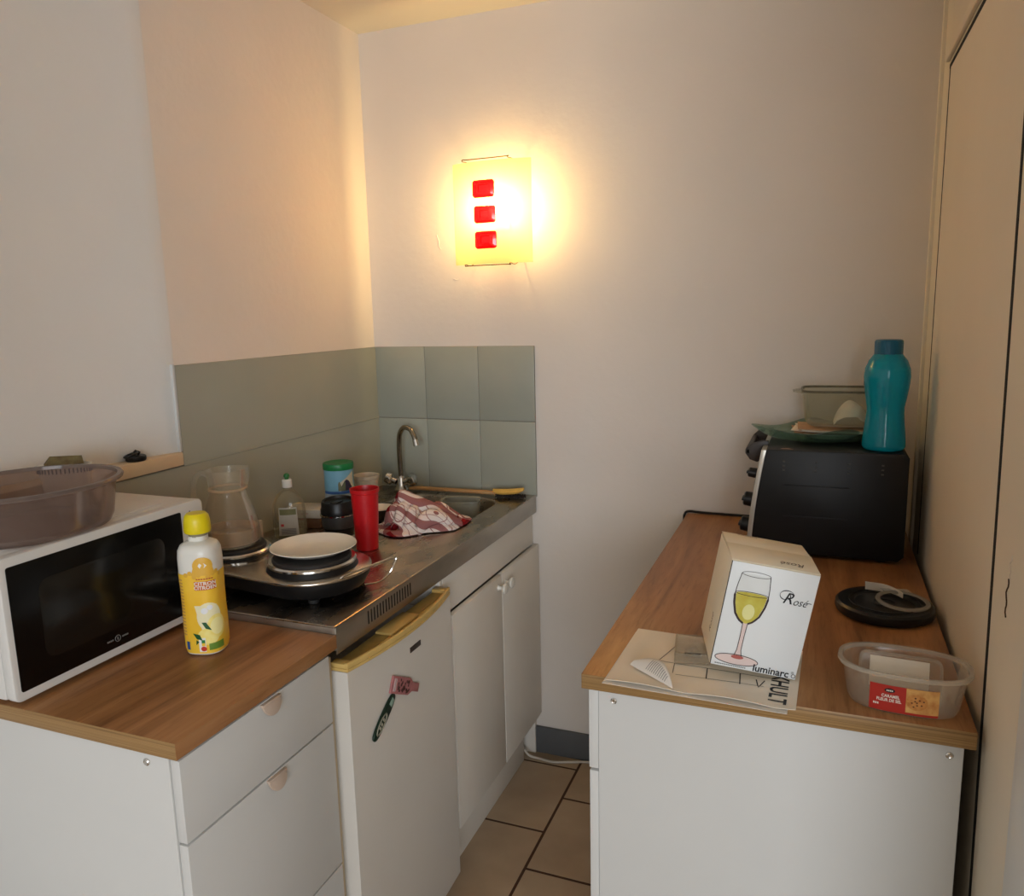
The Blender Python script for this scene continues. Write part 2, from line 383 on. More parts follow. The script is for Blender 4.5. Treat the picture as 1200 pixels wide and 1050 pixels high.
# ------------------------------------------------------------------ right cabinet
cab = thing('base_cabinet', 'long white base cabinet along the right wall, carrying the toaster oven', 'cabinet')
g = G(); y0, y1 = -1.158, -.004
g.box((1.127, y0, 0), (1.695, y0+.016, .881), .001); g.box((1.127, y1-.016, 0), (1.695, y1, .881), .001)
g.box((1.68, y0+.016, .06), (1.695, y1-.016, .88)); g.box((1.13, y0+.016, .08), (1.68, y1-.016, .096)); g.box((1.13, y0+.016, .86), (1.2, y1-.016, .878)); g.box((1.17, y0+.016, 0), (1.185, y1-.016, .08))
obj('carcass', g, WHITE, cab)
for k in range(3):
    a = y0+.002+k*.384; b_ = a+.38
    g = G(); g.box((1.1085, a, .724), (1.1262, b_, .878), .0012); d = obj('drawer', g, WHITE, cab)
    g = G(); g.T = Matrix.Translation((1.1055, a+.19, .874)) @ Matrix.Rotation(PI, 4, 'Z'); g.box((-.002, -.024, -.022), (.003, .024, .002), .001); obj('handle', g, PULL, d)
    g = G(); g.box((1.1095, a, .1), (1.1262, b_, .719), .0012); d = obj('door', g, WHITE, cab)
    g = G(); g.box((1.1025, a+.166, .692), (1.1085, a+.214, .718), .001); obj('handle', g, PULL, d)
for x, z in ((1.155, .862), (1.676, .862)):
    g = G(); g.T = Matrix.Translation((x, y0-.0003, z)) @ Matrix.Rotation(PI/2, 4, 'X')
    g.lathe([(0, 0), (.0055, 0), (.0055, .002), (.0035, .0035), (.0, .002)], 16); obj('screw', g, CHROME, cab)
g = G(); g.box((1.099, -1.170, .882), (1.709, -.002, .910), .0012)
wt = obj('worktop', g, [WOOD, WOODE]); tag(wt, 'long oak-look worktop on the right cabinet, under the toaster oven and wine glass box', 'worktop')
for p in wt.data.polygons:
    if abs(p.normal.z) < .5: p.material_index = 1

# ------------------------------------------------------------------ kitchenette: sink cabinet
sc = thing('sink_cabinet', 'white two-door cabinet below the sink, between fridge and back wall', 'cabinet')
g = G()
g.box((.03, -.705, 0), (.585, -.690, .874), .001); g.box((.03, -.019, 0), (.583, -.004, .874), .001)
g.box((.03, -.69, .13), (.575, -.019, .145)); g.box((.03, -.69, .145), (.042, -.019, .87)); g.box((.57, -.69, .77), (.586, -.019, .874), .001)
obj('carcass', g, WHITE2, sc)
g = G(); g.box((.545, -.69, 0), (.56, -.075, .128), .001); obj('plinth', g, WHITE2, sc)
for a, b_, ky in ((-.674, -.338, -.366), (-.334, -.005, -.312)):
    g = G(); g.box((.587, a, .15), (.604, b_, .766), .002); d = obj('door', g, WHITE2, sc)
    g = G(); g.T = Matrix.Translation((.6042, ky, .735)) @ Matrix.Rotation(PI/2, 4, 'Y')
    g.lathe([(0, 0), (.009, 0), (.006, .006), (.0055, .012), (.015, .018), (.017, .022), (.015, .026), (.008, .028), (0, .028)], 24); obj('knob', g, CERAM, d, label='white round knob')
pn = G(); pn.box((.03, -1.202, 0), (.585, -1.188, .874), .001); pn.m = 1; pn.box((.585, -1.202, 0), (.5865, -1.188, .874), .0004)
o = obj('side_panel', pn, [WHITE2, M('beige_edging', (190, 172, 142), .6)]); tag(o, 'narrow upright white panel with beige edge between drawer cabinet and fridge', 'panel')

# steel worktop with sink
st = thing('sink_worktop', 'stained stainless steel sink worktop with drainer, running to the back wall', 'sink')
ZS = .935; X0, X1, Y0, Y1 = .008, .597, -1.181, -.008
bx0, by0, bx1, by1 = .165, -.455, .515, -.105
hole = rrect(bx0, by0, bx1, by1, .07, 8); n = len(hole)
cx, cy = (bx0+bx1)/2, (by0+by1)/2
def ray(px, py):
    dx, dy = px-cx, py-cy; t = min(((X1-cx)/dx if dx > 0 else (X0-cx)/dx) if abs(dx) > 1e-9 else 9e9, ((Y1-cy)/dy if dy > 0 else (Y0-cy)/dy) if abs(dy) > 1e-9 else 9e9)
    return [cx+dx*t, cy+dy*t]
outer = [ray(*p) for p in hole]
for c in ((X0, Y0), (X0, Y1), (X1, Y0), (X1, Y1)):
    k = min(range(n), key=lambda i: abs(math.atan2(outer[i][1]-cy, outer[i][0]-cx)-math.atan2(c[1]-cy, c[0]-cx))); outer[k] = list(c)
g = G(); vs = []; fs = []
def off(poly, d, z):   # inset the hole towards its centre
    return [(p[0]+(cx-p[0])*d/.17, p[1]+(cy-p[1])*d/.17, z) for p in poly]
rings = [[(x, y, ZS-.05) for x, y in outer], [(x, y, ZS) for x, y in outer], off(hole, -.012, ZS), off(hole, -.006, ZS+.0025), off(hole, 0, ZS), off(hole, .004, ZS-.01), off(hole, .012, ZS-.12), off(hole, .03, ZS-.145), off(hole, .1, ZS-.15), off(hole, .145, ZS-.152)]
for r_ in rings: vs += r_
for k in range(len(rings)-1):
    for i in range(n):
        j = (i+1) % n; fs.append((k*n+i, k*n+j, (k+1)*n+j, (k+1)*n+i))
fs.append(tuple((len(rings)-1)*n+i for i in range(n)))
g.raw(vs, fs)
g.m = 1; g.box((X1-.0015, Y0, ZS-.058), (X1+.0015, Y1, ZS-.0002), .0006); g.box((X0, Y0-.0015, ZS-.05), (X1, Y0+.0015, ZS-.0002), .0006)
# rolled front edge
g.m = 0; g.tube([(X1-.001, Y0, ZS-.001), (X1-.001, Y1, ZS-.001)], .0026, 8); g.tube([(X0, Y0, ZS-.001), (X1, Y0, ZS-.001)], .0022, 8)
obj('steel_top', g, [STEEL, SEDGE], st)
g = G()
for x in (.17, .27, .37, .47):
    g.sheet(lambda u, v, x=x: (x+(v-.5)*.012, -.86+u*.34, ZS+.0002+.0022*math.sin(v*PI)*min(1, 6*u, 6*(1-u))), 24, 6)
obj('drainer_ridge', g, STEEL, st)
g = G()
for k in range(16):
    y = -1.062+k*.0122; g.box((X1+.0011, y-.0026, ZS-.040), (X1+.0019, y+.0026, ZS-.011), .0002, 1)
obj('vent_slots', g, M('slot_black', (18, 15, 13), .9), st)
g = G(); g.T = Matrix.Translation((.34, -.28, ZS-.1515)); g.lathe([(0, 0), (.04, 0), (.043, .003), (.036, .004), (.034, .001), (0, .001)], 28); obj('drain', g, CHROME, st)

# fridge
fr = thing('mini_fridge', 'white under-counter fridge with a yellowed top handle, below the steel worktop', 'fridge')
g = G(); g.box((.05, -1.182, .03), (.572, -.712, .80), .006)
for x in (.1, .52):
    for y in (-1.14, -.76): g.box((x-.015, y-.015, 0), (x+.015, y+.015, .031))
obj('body', g, FRIDGEW, fr)
yc, hw = -.947, .232
def arcx(t, b): return .618+b*(1-t*t)
N = 20
g = G(); poly = [(.576, yc-hw), (.576, yc+hw)] + [(arcx(t, .004), yc+hw*t) for t in [1-2*i/N for i in range(N+1)]]
g.prism(poly[::-1], .05, .840, .004); obj('door', g, FRIDGEW, fr)
g = G()
front = [(arcx(t, .026)+.001, yc+hw*t) for t in [1-2*i/N for i in range(N+1)]]
g.prism(([(.577, yc-hw), (.577, yc+hw)]+front)[::-1], .8405, .847, .001)
inner = [(x-.007, y) for x, y in front]
g.prism((front+inner[::-1])[::-1], .847, .860, .002)
for a, b_ in ((-hw, -hw+.022), (hw-.022, hw)): g.box((.578, yc+a, .847), (.614, yc+b_, .857), .002)
g.box((.578, yc-.062, .847), (.622, yc+.062, .854), .003)
g.m = 1; g.box((.58, yc-hw+.022, .8472), (.614, yc+hw-.022, .8485))
obj('handle', g, [YELLOWED, OLIVE], fr, label='yellowed plastic handle trim along the top of the door')
g = G(); g.box((.6215, -.935, .777), (.6235, -.885, .790), .0008); obj('badge', g, M('badge', (60, 50, 45), .4), fr, label='small dark name badge')
# fridge magnets
xf = .6222
g = G()
g.T = Matrix.Translation((xf, -1.0635, .685)) @ Matrix.Rotation(R(20), 4, 'X') @ Matrix.Rotation(PI/2, 4, 'Z') @ Matrix.Rotation(PI/2, 4, 'X')
def oval(a, b, n=28, p=2.6): return [(a*math.copysign(abs(math.cos(t))**(2/p), math.cos(t)), b*math.copysign(abs(math.sin(t))**(2/p), math.sin(t))) for t in [2*PI*i/n for i in range(n)]]
mg = thing('fridge_magnet', 'long narrow dark green fridge magnet with oval end, lower of the two magnets', 'magnet', group='magnets on the fridge door')
T0 = Matrix.Translation((xf, -1.064, .687)) @ Matrix.Rotation(R(-56), 4, 'X') @ Matrix.Rotation(PI/2, 4, 'Z') @ Matrix.Rotation(PI/2, 4, 'X')
g.b.free(); g = G(); g.T = T0; g.prism(oval(.0145, .056), 0, .005, .0015); obj('plate', g, M('dark_green_enamel', (18, 44, 30), .35), mg)
g = G(); g.T = T0
g.box((-.006, .028, .0052), (.007, .045, .006), .0006)
obj('window', g, M('mint_window', (150, 175, 160), .4), mg)
g = G(); g.T = T0
for a, b_ in ((.0105, .026), (.0085, .023)):
    g.tube([(a*math.cos(t), -.017+b_*math.sin(t), .0054) for t in [2*PI*i/32 for i in range(32)]], .0006, 5, closed=True)
for yy in (-.026, -.017, -.006): g.box((-.0045, yy-.003, .005), (.0045, yy+.003, .0057), .0006)
obj('emblem', g, M('magnet_print', (170, 165, 145), .5), mg)
mg = thing('fridge_magnet', 'pink bottle-shaped fridge magnet lying sideways, upper of the two magnets', 'magnet', group='magnets on the fridge door')
T0 = Matrix.Translation((xf, -.975, .717)) @ Matrix.Rotation(R(-28), 4, 'X') @ Matrix.Rotation(PI/2, 4, 'Z') @ Matrix.Rotation(PI/2, 4, 'X')
g = G(); g.T = T0
g.prism([(-.060, -.019), (.024, -.019), (.040, -.010), (.072, -.010), (.072, .010), (.040, .010), (.024, .019), (-.060, .019)], 0, .005, .001)
obj('plate', g, M('pink_resin', (176, 112, 112), .45, var=.12, scale=120), mg)
g = G(); g.T = T0; random.seed(4)
for _ in range(34):
    a, b_ = random.uniform(-.034, .022), random.uniform(-.014, .014); g.box((a-.0022, b_-.003, .005), (a+.0022, b_+.003, .0062), .0006)
obj('relief', g, M('magnet_relief', (88, 52, 48), .6), mg)
g = G(); g.T = T0; g.box((-.052, -.014, .005), (-.042, .014, .0058), .001); obj('strip', g, M('magnet_label', (205, 180, 180), .5), mg)

# floor cable
g = G(); P = [(.555, -.058, .03), (.575, -.06, .012), (.61, -.055, .0045), (.66, -.06, .0045), (.72, -.04, .0045), (.80, -.018, .0045), (.95, -.03, .0045), (1.1, -.05, .0045)]
def smooth_path(P, n=8):
    out = []; Q = [Vector(p) for p in P]; Q = [Q[0]]+Q+[Q[-1]]
    for i in range(1, len(Q)-2):
        for k in range(n):
            t = k/n; a, b_, c, d = Q[i-1], Q[i], Q[i+1], Q[i+2]
            out.append(.5*((2*b_)+(c-a)*t+(2*a-5*b_+4*c-d)*t*t+(3*b_-a-3*c+d)*t**3))
    out.append(Q[-2]); return out
g.tube(smooth_path(P), .0042, 8); tag(obj('electric_cable', g, M('white_cable', (196, 186, 172), .5)), 'white cable running along the floor by the grey skirting', 'cable')
g = G(); P = [(1.094, -.02, .80), (1.091, -.018, .89), (1.093, -.016, .909), (1.105, -.014, .918), (1.15, -.012, .916), (1.28, -.014, .916), (1.40, -.016, .916), (1.5, -.03, .93)]
g.tube(smooth_path(P), .0038, 8); tag(obj('electric_cable', g, BLACK), 'black power cord behind the toaster oven, hanging over the worktop end', 'cable')

# ------------------------------------------------------------------ wall lamp
lm = thing('wall_lamp', 'lit glass wall light with three red glass studs on the back wall', 'lamp', (.497, -.002, 1.845))
def translucent(name, rgb, rough=.3, w=.75, gloss=.06, spot=None, through=(1, .90, .68, 1)):
    m, nt, b, out = nodes(name); nt.nodes.remove(b); c = (*lin(rgb), 1)
    tl = nt.nodes.new('ShaderNodeBsdfTranslucent'); df = nt.nodes.new('ShaderNodeBsdfDiffuse'); gl = nt.nodes.new('ShaderNodeBsdfGlossy'); gl.inputs['Roughness'].default_value = rough
    n = nt.nodes.new('ShaderNodeTexNoise'); n.inputs['Scale'].default_value = 30; nt.links.new(coords(nt), n.inputs['Vector'])
    cr = nt.nodes.new('ShaderNodeValToRGB'); cr.color_ramp.elements[0].color = tuple(x*.94 for x in c[:3])+(1,); cr.color_ramp.elements[1].color = c
    nt.links.new(n.outputs[0], cr.inputs[0]); nt.links.new(cr.outputs[0], tl.inputs[0]); nt.links.new(cr.outputs[0], df.inputs[0])
    a = nt.nodes.new('ShaderNodeMixShader'); a.inputs[0].default_value = w; nt.links.new(df.outputs[0], a.inputs[1]); nt.links.new(tl.outputs[0], a.inputs[2])
    b2 = nt.nodes.new('ShaderNodeMixShader'); b2.inputs[0].default_value = gloss; nt.links.new(a.outputs[0], b2.inputs[1]); nt.links.new(gl.outputs[0], b2.inputs[2])
    if spot:
        rf = nt.nodes.new('ShaderNodeBsdfTransparent'); rf.inputs[0].default_value = through
        b3 = nt.nodes.new('ShaderNodeMixShader'); b3.inputs[0].default_value = spot; nt.links.new(b2.outputs[0], b3.inputs[1]); nt.links.new(rf.outputs[0], b3.inputs[2]); b2 = b3
    nt.links.new(b2.outputs[0], out.inputs[0]); return m
FROST = translucent('frosted_glass', (255, 240, 205), w=.8, gloss=.03, spot=.45)
REDG = translucent('red_glass', (205, 20, 42), rough=.1, w=.7, gloss=.12, spot=.35, through=(.95, .08, .14, 1))
hwp, z0, z1 = .131, -.153, .155
def plate_y(x): return -.098+.022*(x/hwp)**2
g = G(); g.sheet(lambda u, v: (-hwp+2*hwp*u, plate_y(-hwp+2*hwp*u), z0+(z1-z0)*v), 24, 6, .004); obj('glass_shade', g, FROST, lm)
for k, (x, z) in enumerate(((-.017, .072), (-.014, -.004), (-.013, -.081))):
    g = G(); a, b_ = .0365, .0265; y = plate_y(x)-.0045
    rr = [rrect(-a*s, -b_*s, a*s, b_*s, .009*s, 4) for s in (1, .98, .72, .66, .42, .36)]; dz = [0, .004, .009, .0075, .0095, .006]
    vs = []; fs = []; m_ = len(rr[0])
    for q, d in zip(rr, dz): vs += [(x+px, y-d, z+pz) for px, pz in q]
    for i in range(5):
        for j in range(m_): fs.append((i*m_+j, i*m_+(j+1) % m_, (i+1)*m_+(j+1) % m_, (i+1)*m_+j))
    fs += [tuple(range(m_))[::-1], tuple(5*m_+j for j in range(m_))]
    g.raw(vs, fs); obj('glass_stud', g, REDG, lm, ang=20, label='red faceted glass stud')
for z, s in ((z1, 1), (z0, -1)):
    g = G(); g.tube(smooth_path([(-.085, -.002, z-s*.02), (-.085, -.06, z+s*.002), (-.083, -.1055, z+s*.001), (-.083, -.106, z+s*.006), (-.06, -.107, z+s*.005), (.06, -.107, z+s*.005), (.066, -.106, z+s*.006), (.068, -.1055, z+s*.001), (.068, -.06, z+s*.002), (.068, -.002, z-s*.02)], 5), .0016, 6)
    obj('wire_clip', g, steel('clip_metal', (120, 100, 70), .3, stain=False), lm)
g = G(); g.box((-.022, -.008, -.045), (.030, 0, .045), .003); g.tube([(.004, -.004, -.030), (.004, -.030, -.036), (.004, -.062, -.034)], .004, 8); g.T = Matrix.Translation((.004, -.062, -.036)); g.lathe([(0, -.004), (.010, -.004), (.011, .02), (0, .022)], 20); obj('lamp_holder', g, WHITE, lm)
m, nt, b, out = nodes('bulb_glow'); b.inputs['Base Color'].default_value = (1, .9, .7, 1); b.inputs['Emission Color'].default_value = (1, .67, .25, 1); b.inputs['Emission Strength'].default_value = LAMP_POWER
g = G(); g.T = Matrix.Translation((.004, -.062, .008)); g.lathe([(0, -.022), (.01, -.02), (.017, 0), (.019, .016), (.015, .03), (.006, .037), (0, .038)], 20); blb = obj('bulb', g, m, lm)

# ------------------------------------------------------------------ microwave
mw = thing('microwave', 'white microwave oven with black glass door on the left worktop', 'microwave', (.278, -1.39, HL))
hw = .2215; zb, zt = .012, .252
g = G(); g.box((-.272, -hw, zb), (-.022, hw, zt), .006)
g.box((-.22, -hw+.03, zt-.002), (-.05, hw-.06, zt+.0012), .001); obj('housing', g, MWW, mw)
for x in (-.05, -.24):
    for y in (-hw+.04, hw-.04):
        g = G(); g.T = Matrix.Translation((x, y, 0)); g.lathe([(.012, 0), (.014, .003), (.014, .013)], 16); obj('foot', g, RUBBER, mw)
g = G()
# front frame: rounded slab with the glass let into it
g.T = Matrix(((0, 0, 1, 0), (1, 0, 0, 0), (0, 1, 0, 0), (0, 0, 0, 1)))
g.prism(rrect(-hw, zb-.002, hw, zt+.002, .012, 5), -.0215, 0, .003); obj('front_frame', g, MWW, mw)
g = G(); g.T = Matrix(((0, 0, 1, 0), (1, 0, 0, 0), (0, 1, 0, 0), (0, 0, 0, 1)))
gl0, gl1 = -hw+.011, hw-.062
g.prism(rrect(gl0, zb+.014, gl1, zt-.014, .004, 3), -.001, .0015, .0006)
dr = obj('door', g, SCREEN, mw, label='black glass door')
g = G(); g.T = Matrix(((0, 0, 1, 0), (1, 0, 0, 0), (0, 1, 0, 0), (0, 0, 0, 1)))
g.prism(rrect(gl0+.05, zb+.05, gl1-.05, zt-.05, .02, 4), .0012, .0018, .0002); obj('viewing_window', g, M('mesh_window', (19, 18, 16), .18, var=.15, scale=90), dr)
g = G(); yl, zl = -.02, zb+.031
g.tube([(.0022, yl+.0058*math.cos(t), zl+.0058*math.sin(t)) for t in [2*PI*i/24 for i in range(24)]], .0006, 5, closed=True)
g.box((.0018, yl-.0008, zl-.003), (.0026, yl+.0008, zl+.003))
for s in (-1, 1):
    for q in range(4): g.box((.0018, yl+s*.0165+(q-1.5)*.0036-.0012, zl-.0014), (.0024, yl+s*.0165+(q-1.5)*.0036+.0012, zl+.0014))
obj('logo', g, M('silver_print', (120, 120, 118), .4), dr, label='small silver emblem')
g = G()
for z in (.222, .205): g.box((0.0001, hw-.045, z), (.0006, hw-.036, z+.0018))
g.raw([(.0005, hw-.042, .232), (.0005, hw-.036, .236), (.0005, hw-.037, .230)], [(0, 1, 2)])
obj('panel_marks', g, PRINTK, mw)
g = G(); g.T = Matrix.Translation((0, hw-.032, .075)) @ Matrix.Rotation(PI/2, 4, 'Y'); g.lathe([(0, 0), (.021, 0), (.019, .014), (.017, .016), (0, .016)], 28); obj('dial', g, MWW, mw)
g = G(); g.T = Matrix.Translation((0, hw-.032, .16)) @ Matrix.Rotation(PI/2, 4, 'Y'); g.lathe([(0, 0), (.021, 0), (.019, .014), (.017, .016), (0, .016)], 28); obj('dial', g, MWW, mw)

# big smoky plastic tub on the microwave
SMOKE = clear('smoky_plastic', (226, 216, 212), .22, .12, body=(176, 160, 152))
zm = HL+.2535
tb_ = thing('plastic_tub', 'large smoky see-through plastic tub standing on the microwave', 'tub', (.160, -1.462, zm))
def ov(pt, a, k): return (pt[0]*.95, pt[1]*1.06, pt[2])
g = G(); g.lathe([(0, 0.0), (.118, 0), (.128, .004), (.134, .016), (.143, .075), (.147, .084), (.1445, .0845), (.1405, .075), (.1315, .017), (.126, .0065), (.117, .003), (0, .003)], 64, fn=ov); obj('bowl', g, SMOKE, tb_, ang=60)
g = G(); g.lathe([(.145, .084), (.155, .083), (.1565, .087), (.154, .0905), (.146, .090)], 64, close=True, fn=ov); obj('rim', g, clear('smoky_rim', (205, 194, 190), .42, .1, body=(172, 158, 150)), tb_)

# white slotted dish with a folded brown cloth, behind the tub
dsh = thing('slotted_dish', 'white round slotted plastic dish behind the smoky tub on the microwave', 'dish', (.046, -1.292, zm), R(35))
g = G(); g.lathe([(0, 0), (.030, 0), (.040, .01), (.046, .075), (.05, .083), (.048, .084), (.043, .078), (.037, .012), (0, .006)], 48, sx=1.05, sy=.56); obj('dish', g, CERAM, dsh)
g = G()
for k in range(40):
    a = 2*PI*k/40; g.box((.0478*1.05*math.cos(a)-.001, .0478*.56*math.sin(a)-.001, .068), (.0478*1.05*math.cos(a)+.001, .0478*.56*math.sin(a)+.001, .078))
obj('slots', g, M('slot_blue', (90, 88, 110), .6), dsh)
g = G(); vs = [(-.022, -.035, 0), (.022, -.035, 0), (.022, .034, 0), (-.022, .034, 0), (0, -.024, .018), (0.0, .033, .014)]
g.raw(vs, [(0, 3, 2, 1), (0, 1, 4), (1, 2, 5, 4), (2, 3, 5), (3, 0, 4, 5)])
tag(obj('scouring_pad', g, M('brown_scourer', (92, 74, 50), .9, var=.3, scale=60, rgb2=(120, 108, 70), bump=.4, bscale=200)), 'brown green folded scouring pad lying on the white slotted dish', 'sponge', (.046, -1.292, zm+.0842), R(-35))
# black stopper on the ledge
lid = thing('bottle_stopper', 'small black lid with a loop, lying on the beige ledge', 'lid', (-.0105, -1.062, 1.2192), .3)
g = G(); g.lathe([(0, 0), (.021, 0), (.023, .003), (.0225, .011), (.020, .013), (0, .013)], 32); obj('cap', g, BLACK, lid)
g = G(); g.tube([(.004+.013*math.cos(t)-.006, -.016+.017*math.sin(t), .0165+.004*math.sin(t+1)) for t in [2*PI*i/24 for i in range(24)]], .0026, 8, closed=True)
g.tube([(-.004, -.004, .014), (0, .002, .021), (.005, .008, .016)], .005, 8); obj('loop', g, BLACK, lid)

# lemon bottle ------------------------------------------------------
bt = thing('juice_bottle', 'yellow and white lemon drink bottle with yellow cap beside the microwave', 'bottle', (.404, -1.318, HL), R(18))
PB = 3.4
prof = [(0, .003), (.026, 0), (.034, .004), (.0365, .016), (.0368, .06), (.036, .095), (.036, .125), (.0368, .15), (.0368, .186), (.0355, .201), (.031, .2105), (.0225, .2155), (.0165, .2175), (.0165, .226)]
def bfn(pt, a, k): return pt
class Prof:
    def __init__(s, prof): s.p = [q for q in prof if q[0] > .02 or q[1] > .2]
    def r(s, z):
        for (a, b_), (c, d) in zip(s.p[:-1], s.p[1:]):
            if b_ <= z <= d: return a+(c-a)*(z-b_)/(d-b_+1e-9)
        return s.p[-1][0]
lp = Prof(prof)
def fine(prof, st=.004):
    out = [prof[0]]
    for a, b_ in zip(prof[:-1], prof[1:]):
        n_ = max(1, int(math.hypot(b_[0]-a[0], b_[1]-a[1])/st)); out += [(a[0]+(b_[0]-a[0])*k/n_, a[1]+(b_[1]-a[1])*k/n_) for k in range(1, n_+1)]
    return out
BSX, BSY = 1.0, .98
def bsurf(ang, z, o=0.):   # point on bottle side at angle, height
    c, q = abs(math.cos(ang)), abs(math.sin(ang)); k = (c**2.8+q**2.8)**(-1/2.8)
    r = lp.r(z)*k+o; return (r*math.cos(ang)*BSX, r*math.sin(ang)*BSY, z)
g = G(); g.lathe(fine(prof), 56, BSX, BSY, p=2.8); obj('bottle_body', g, M('bottle_sleeve_white', (226, 224, 216), .3, var=.02), bt)
def wrap(g, a0, a1, z0, z1, o, nu=24, nv=10):
    g.sheet(lambda u, v: bsurf(a0+(a1-a0)*u, z0+(z1-z0)*v, o), nu, nv)
AF = R(-68)     # direction the label faces (towards the camera)
g = G(); wrap(g, AF-PI, AF+PI, .006, .160, .0004, 64, 16); obj('yellow_sleeve', g, M('yellow_sleeve', (238, 186, 44), .35, var=.05, scale=14, rgb2=(246, 204, 70)), bt, label='yellow printed label')
def bl(x, y, z0=0, o=.0008): return bsurf(AF+x/.036, z0+y, o)
def bpoly(g, pts, o=.0008, NR=6):
    # outline filled with nested rings so that it follows the curved side
    q = []
    for (a, b_), (c, d) in zip(pts, pts[1:]+pts[:1]):
        k_ = max(1, int(math.hypot(c-a, d-b_)/.004)); q += [(a+(c-a)*t/k_, b_+(d-b_)*t/k_) for t in range(k_)]
    c = (sum(p[0] for p in q)/len(q), sum(p[1] for p in q)/len(q)); m_ = len(q); vs = [bl(*c, o=o)]; fs = []
    for r_ in range(1, NR+1): vs += [bl(c[0]+(p[0]-c[0])*r_/NR, c[1]+(p[1]-c[1])*r_/NR, o=o) for p in q]
    for i in range(m_):
        fs.append((0, 1+i, 1+(i+1) % m_))
        for r_ in range(NR-1): A = 1+r_*m_; B = A+m_; fs.append((A+i, B+i, B+(i+1) % m_, A+(i+1) % m_))
    g.raw(vs, fs)
def circ(cx, cy, r, n=20, e=1.): return [(cx+r*math.cos(2*PI*i/n), cy+r*e*math.sin(2*PI*i/n)) for i in range(n)]
g = G(); bpoly(g, circ(.008, .078, .021, 24, 1.3), .0007); bpoly(g, [(-.016, .1), (.022, .1), (.016, .045), (-.002, .04)], .0007); obj('glass_print', g, M('pale_cream_print', (240, 232, 190), .4), bt)
g = G(); bpoly(g, circ(.020, .058, .017, 24, 1.35), .0009); bpoly(g, circ(.004, .040, .018, 24, .9), .00095); obj('lemon_print', g, M('lemon_print', (244, 222, 110), .4, rgb2=(250, 236, 150), scale=60), bt)
g = G(); bpoly(g, circ(.020, .058, .012, 24, 1.35), .0012); obj('lemon_slice_print', g, M('lemon_flesh', (250, 240, 170), .4), bt)
g = G(); bpoly(g, [(-.005, .068), (.002, .068), (.010, .052), (.001, .056)], .0014); bpoly(g, [(-.022, .047), (-.010, .044), (-.006, .033), (-.016, .036)], .0014); bpoly(g, [(-.017, .034), (-.012, .030), (-.018, .024)], .0014); obj('leaf_print', g, M('leaf_print', (24, 84, 40), .4), bt)
g = G(); bpoly(g, [(-.012, .147), (.024, .147), (.024, .130), (-.012, .130)], .0012); obj('banner', g, M('orange_banner', (206, 108, 48), .4), bt)
g = G(); text_on(g, 'CITRON', .0095, lambda a, b_: bl(.006+a, .1425+b_, o=.0017), bold=.0002); text_on(g, 'CITROEN', .0095, lambda a, b_: bl(.006+a, .1345+b_, o=.0017), sx=.92, bold=.0002); obj('lettering', g, M('white_print', (240, 236, 226), .5), bt)
g = G(); bpoly(g, circ(.004, .176, .0165, 24, 1.0), .0009); bpoly(g, [(-.012, .172), (.020, .172), (.024, .158), (-.016, .158)], .0009)
for k in range(9): bpoly(g, circ(-.026+.0075*k, .159+.004*math.sin(k*2.1), .0042, 10), .0009)
obj('emblem', g, M('amber_print', (226, 176, 66), .4), bt)
g = G(); bpoly(g, [(.0, .182), (.0035, .178), (.0, .172), (-.003, .177)], .0013); bpoly(g, [(.006, .182), (.011, .177), (.006, .172), (.0075, .177)], .0013); obj('emblem_mark', g, M('emblem_white', (238, 234, 224), .5), bt)
g = G(); bpoly(g, circ(.001, .090, .006, 10), .0012); bpoly(g, circ(.010, .096, .005, 10), .0012); obj('ice_print', g, M('ice_print', (236, 238, 240), .5), bt)
g = G(); bpoly(g, [(.004, .026), (.030, .028), (.031, .014), (.004, .013)], .0013); obj('green_banner', g, M('green_banner', (104, 140, 52), .4), bt)
g = G(); bpoly(g, [(-.013, .038), (-.001, .038), (-.001, .010), (-.013, .010)], .0013); obj('score_box', g, M('score_white', (236, 234, 228), .4), bt)
g = G(); bpoly(g, [(-.008, .034), (-.002, .034), (-.002, .028), (-.008, .028)], .0016); g.m = 1; bpoly(g, [(-.008, .028), (-.002, .028), (-.002, .022), (-.008, .022)], .0016); g.m = 2; bpoly(g, circ(-.005, .0165, .005, 12), .0016)
obj('score_marks', g, [M('sg', (40, 130, 70), .4), M('sy', (240, 200, 60), .4), M('sr', (205, 60, 40), .4)], bt)
g = G(); bpoly(g, [(-.036, .030), (-.030, .030), (-.030, .014), (-.036, .014)], .0013); obj('blue_mark', g, M('blue_print', (40, 80, 140), .4), bt)
g = G()
for k in range(18): bpoly(g, [(-.046, .15-k*.0062), (-.034, .15-k*.0062), (-.034, .1475-k*.0062), (-.046, .1475-k*.0062)], .0008)
obj('small_print', g, M('ochre_print', (200, 150, 90), .5), bt)
g = G()
for q in range(7): bpoly(g, [(-.008+q*.004, .150), (-.005+q*.004, .150), (-.005+q*.004, .1525), (-.008+q*.004, .1525)], .0012)
obj('small_marks', g, M('red_print', (190, 90, 50), .5), bt)
g = G(); g.lathe([(.0165, .2245), (.0168, .232), (.0168, .236)], 32); obj('neck', g, clear('neck_plastic', (225, 220, 205), .5, .1), bt)
g = G(); g.lathe([(.0165, .230), (.0228, .232), (.0238, .236), (.0232, .254), (.0215, .263), (.0172, .268), (0, .2685)], 48, fn=lambda p, a, k: (p[0]*(1+.012*math.cos(24*a)*(k < 4)), p[1]*(1+.012*math.cos(24*a)*(k < 4)), p[2])); obj('cap', g, M('yellow_cap', (226, 206, 22), .35, var=.03), bt)

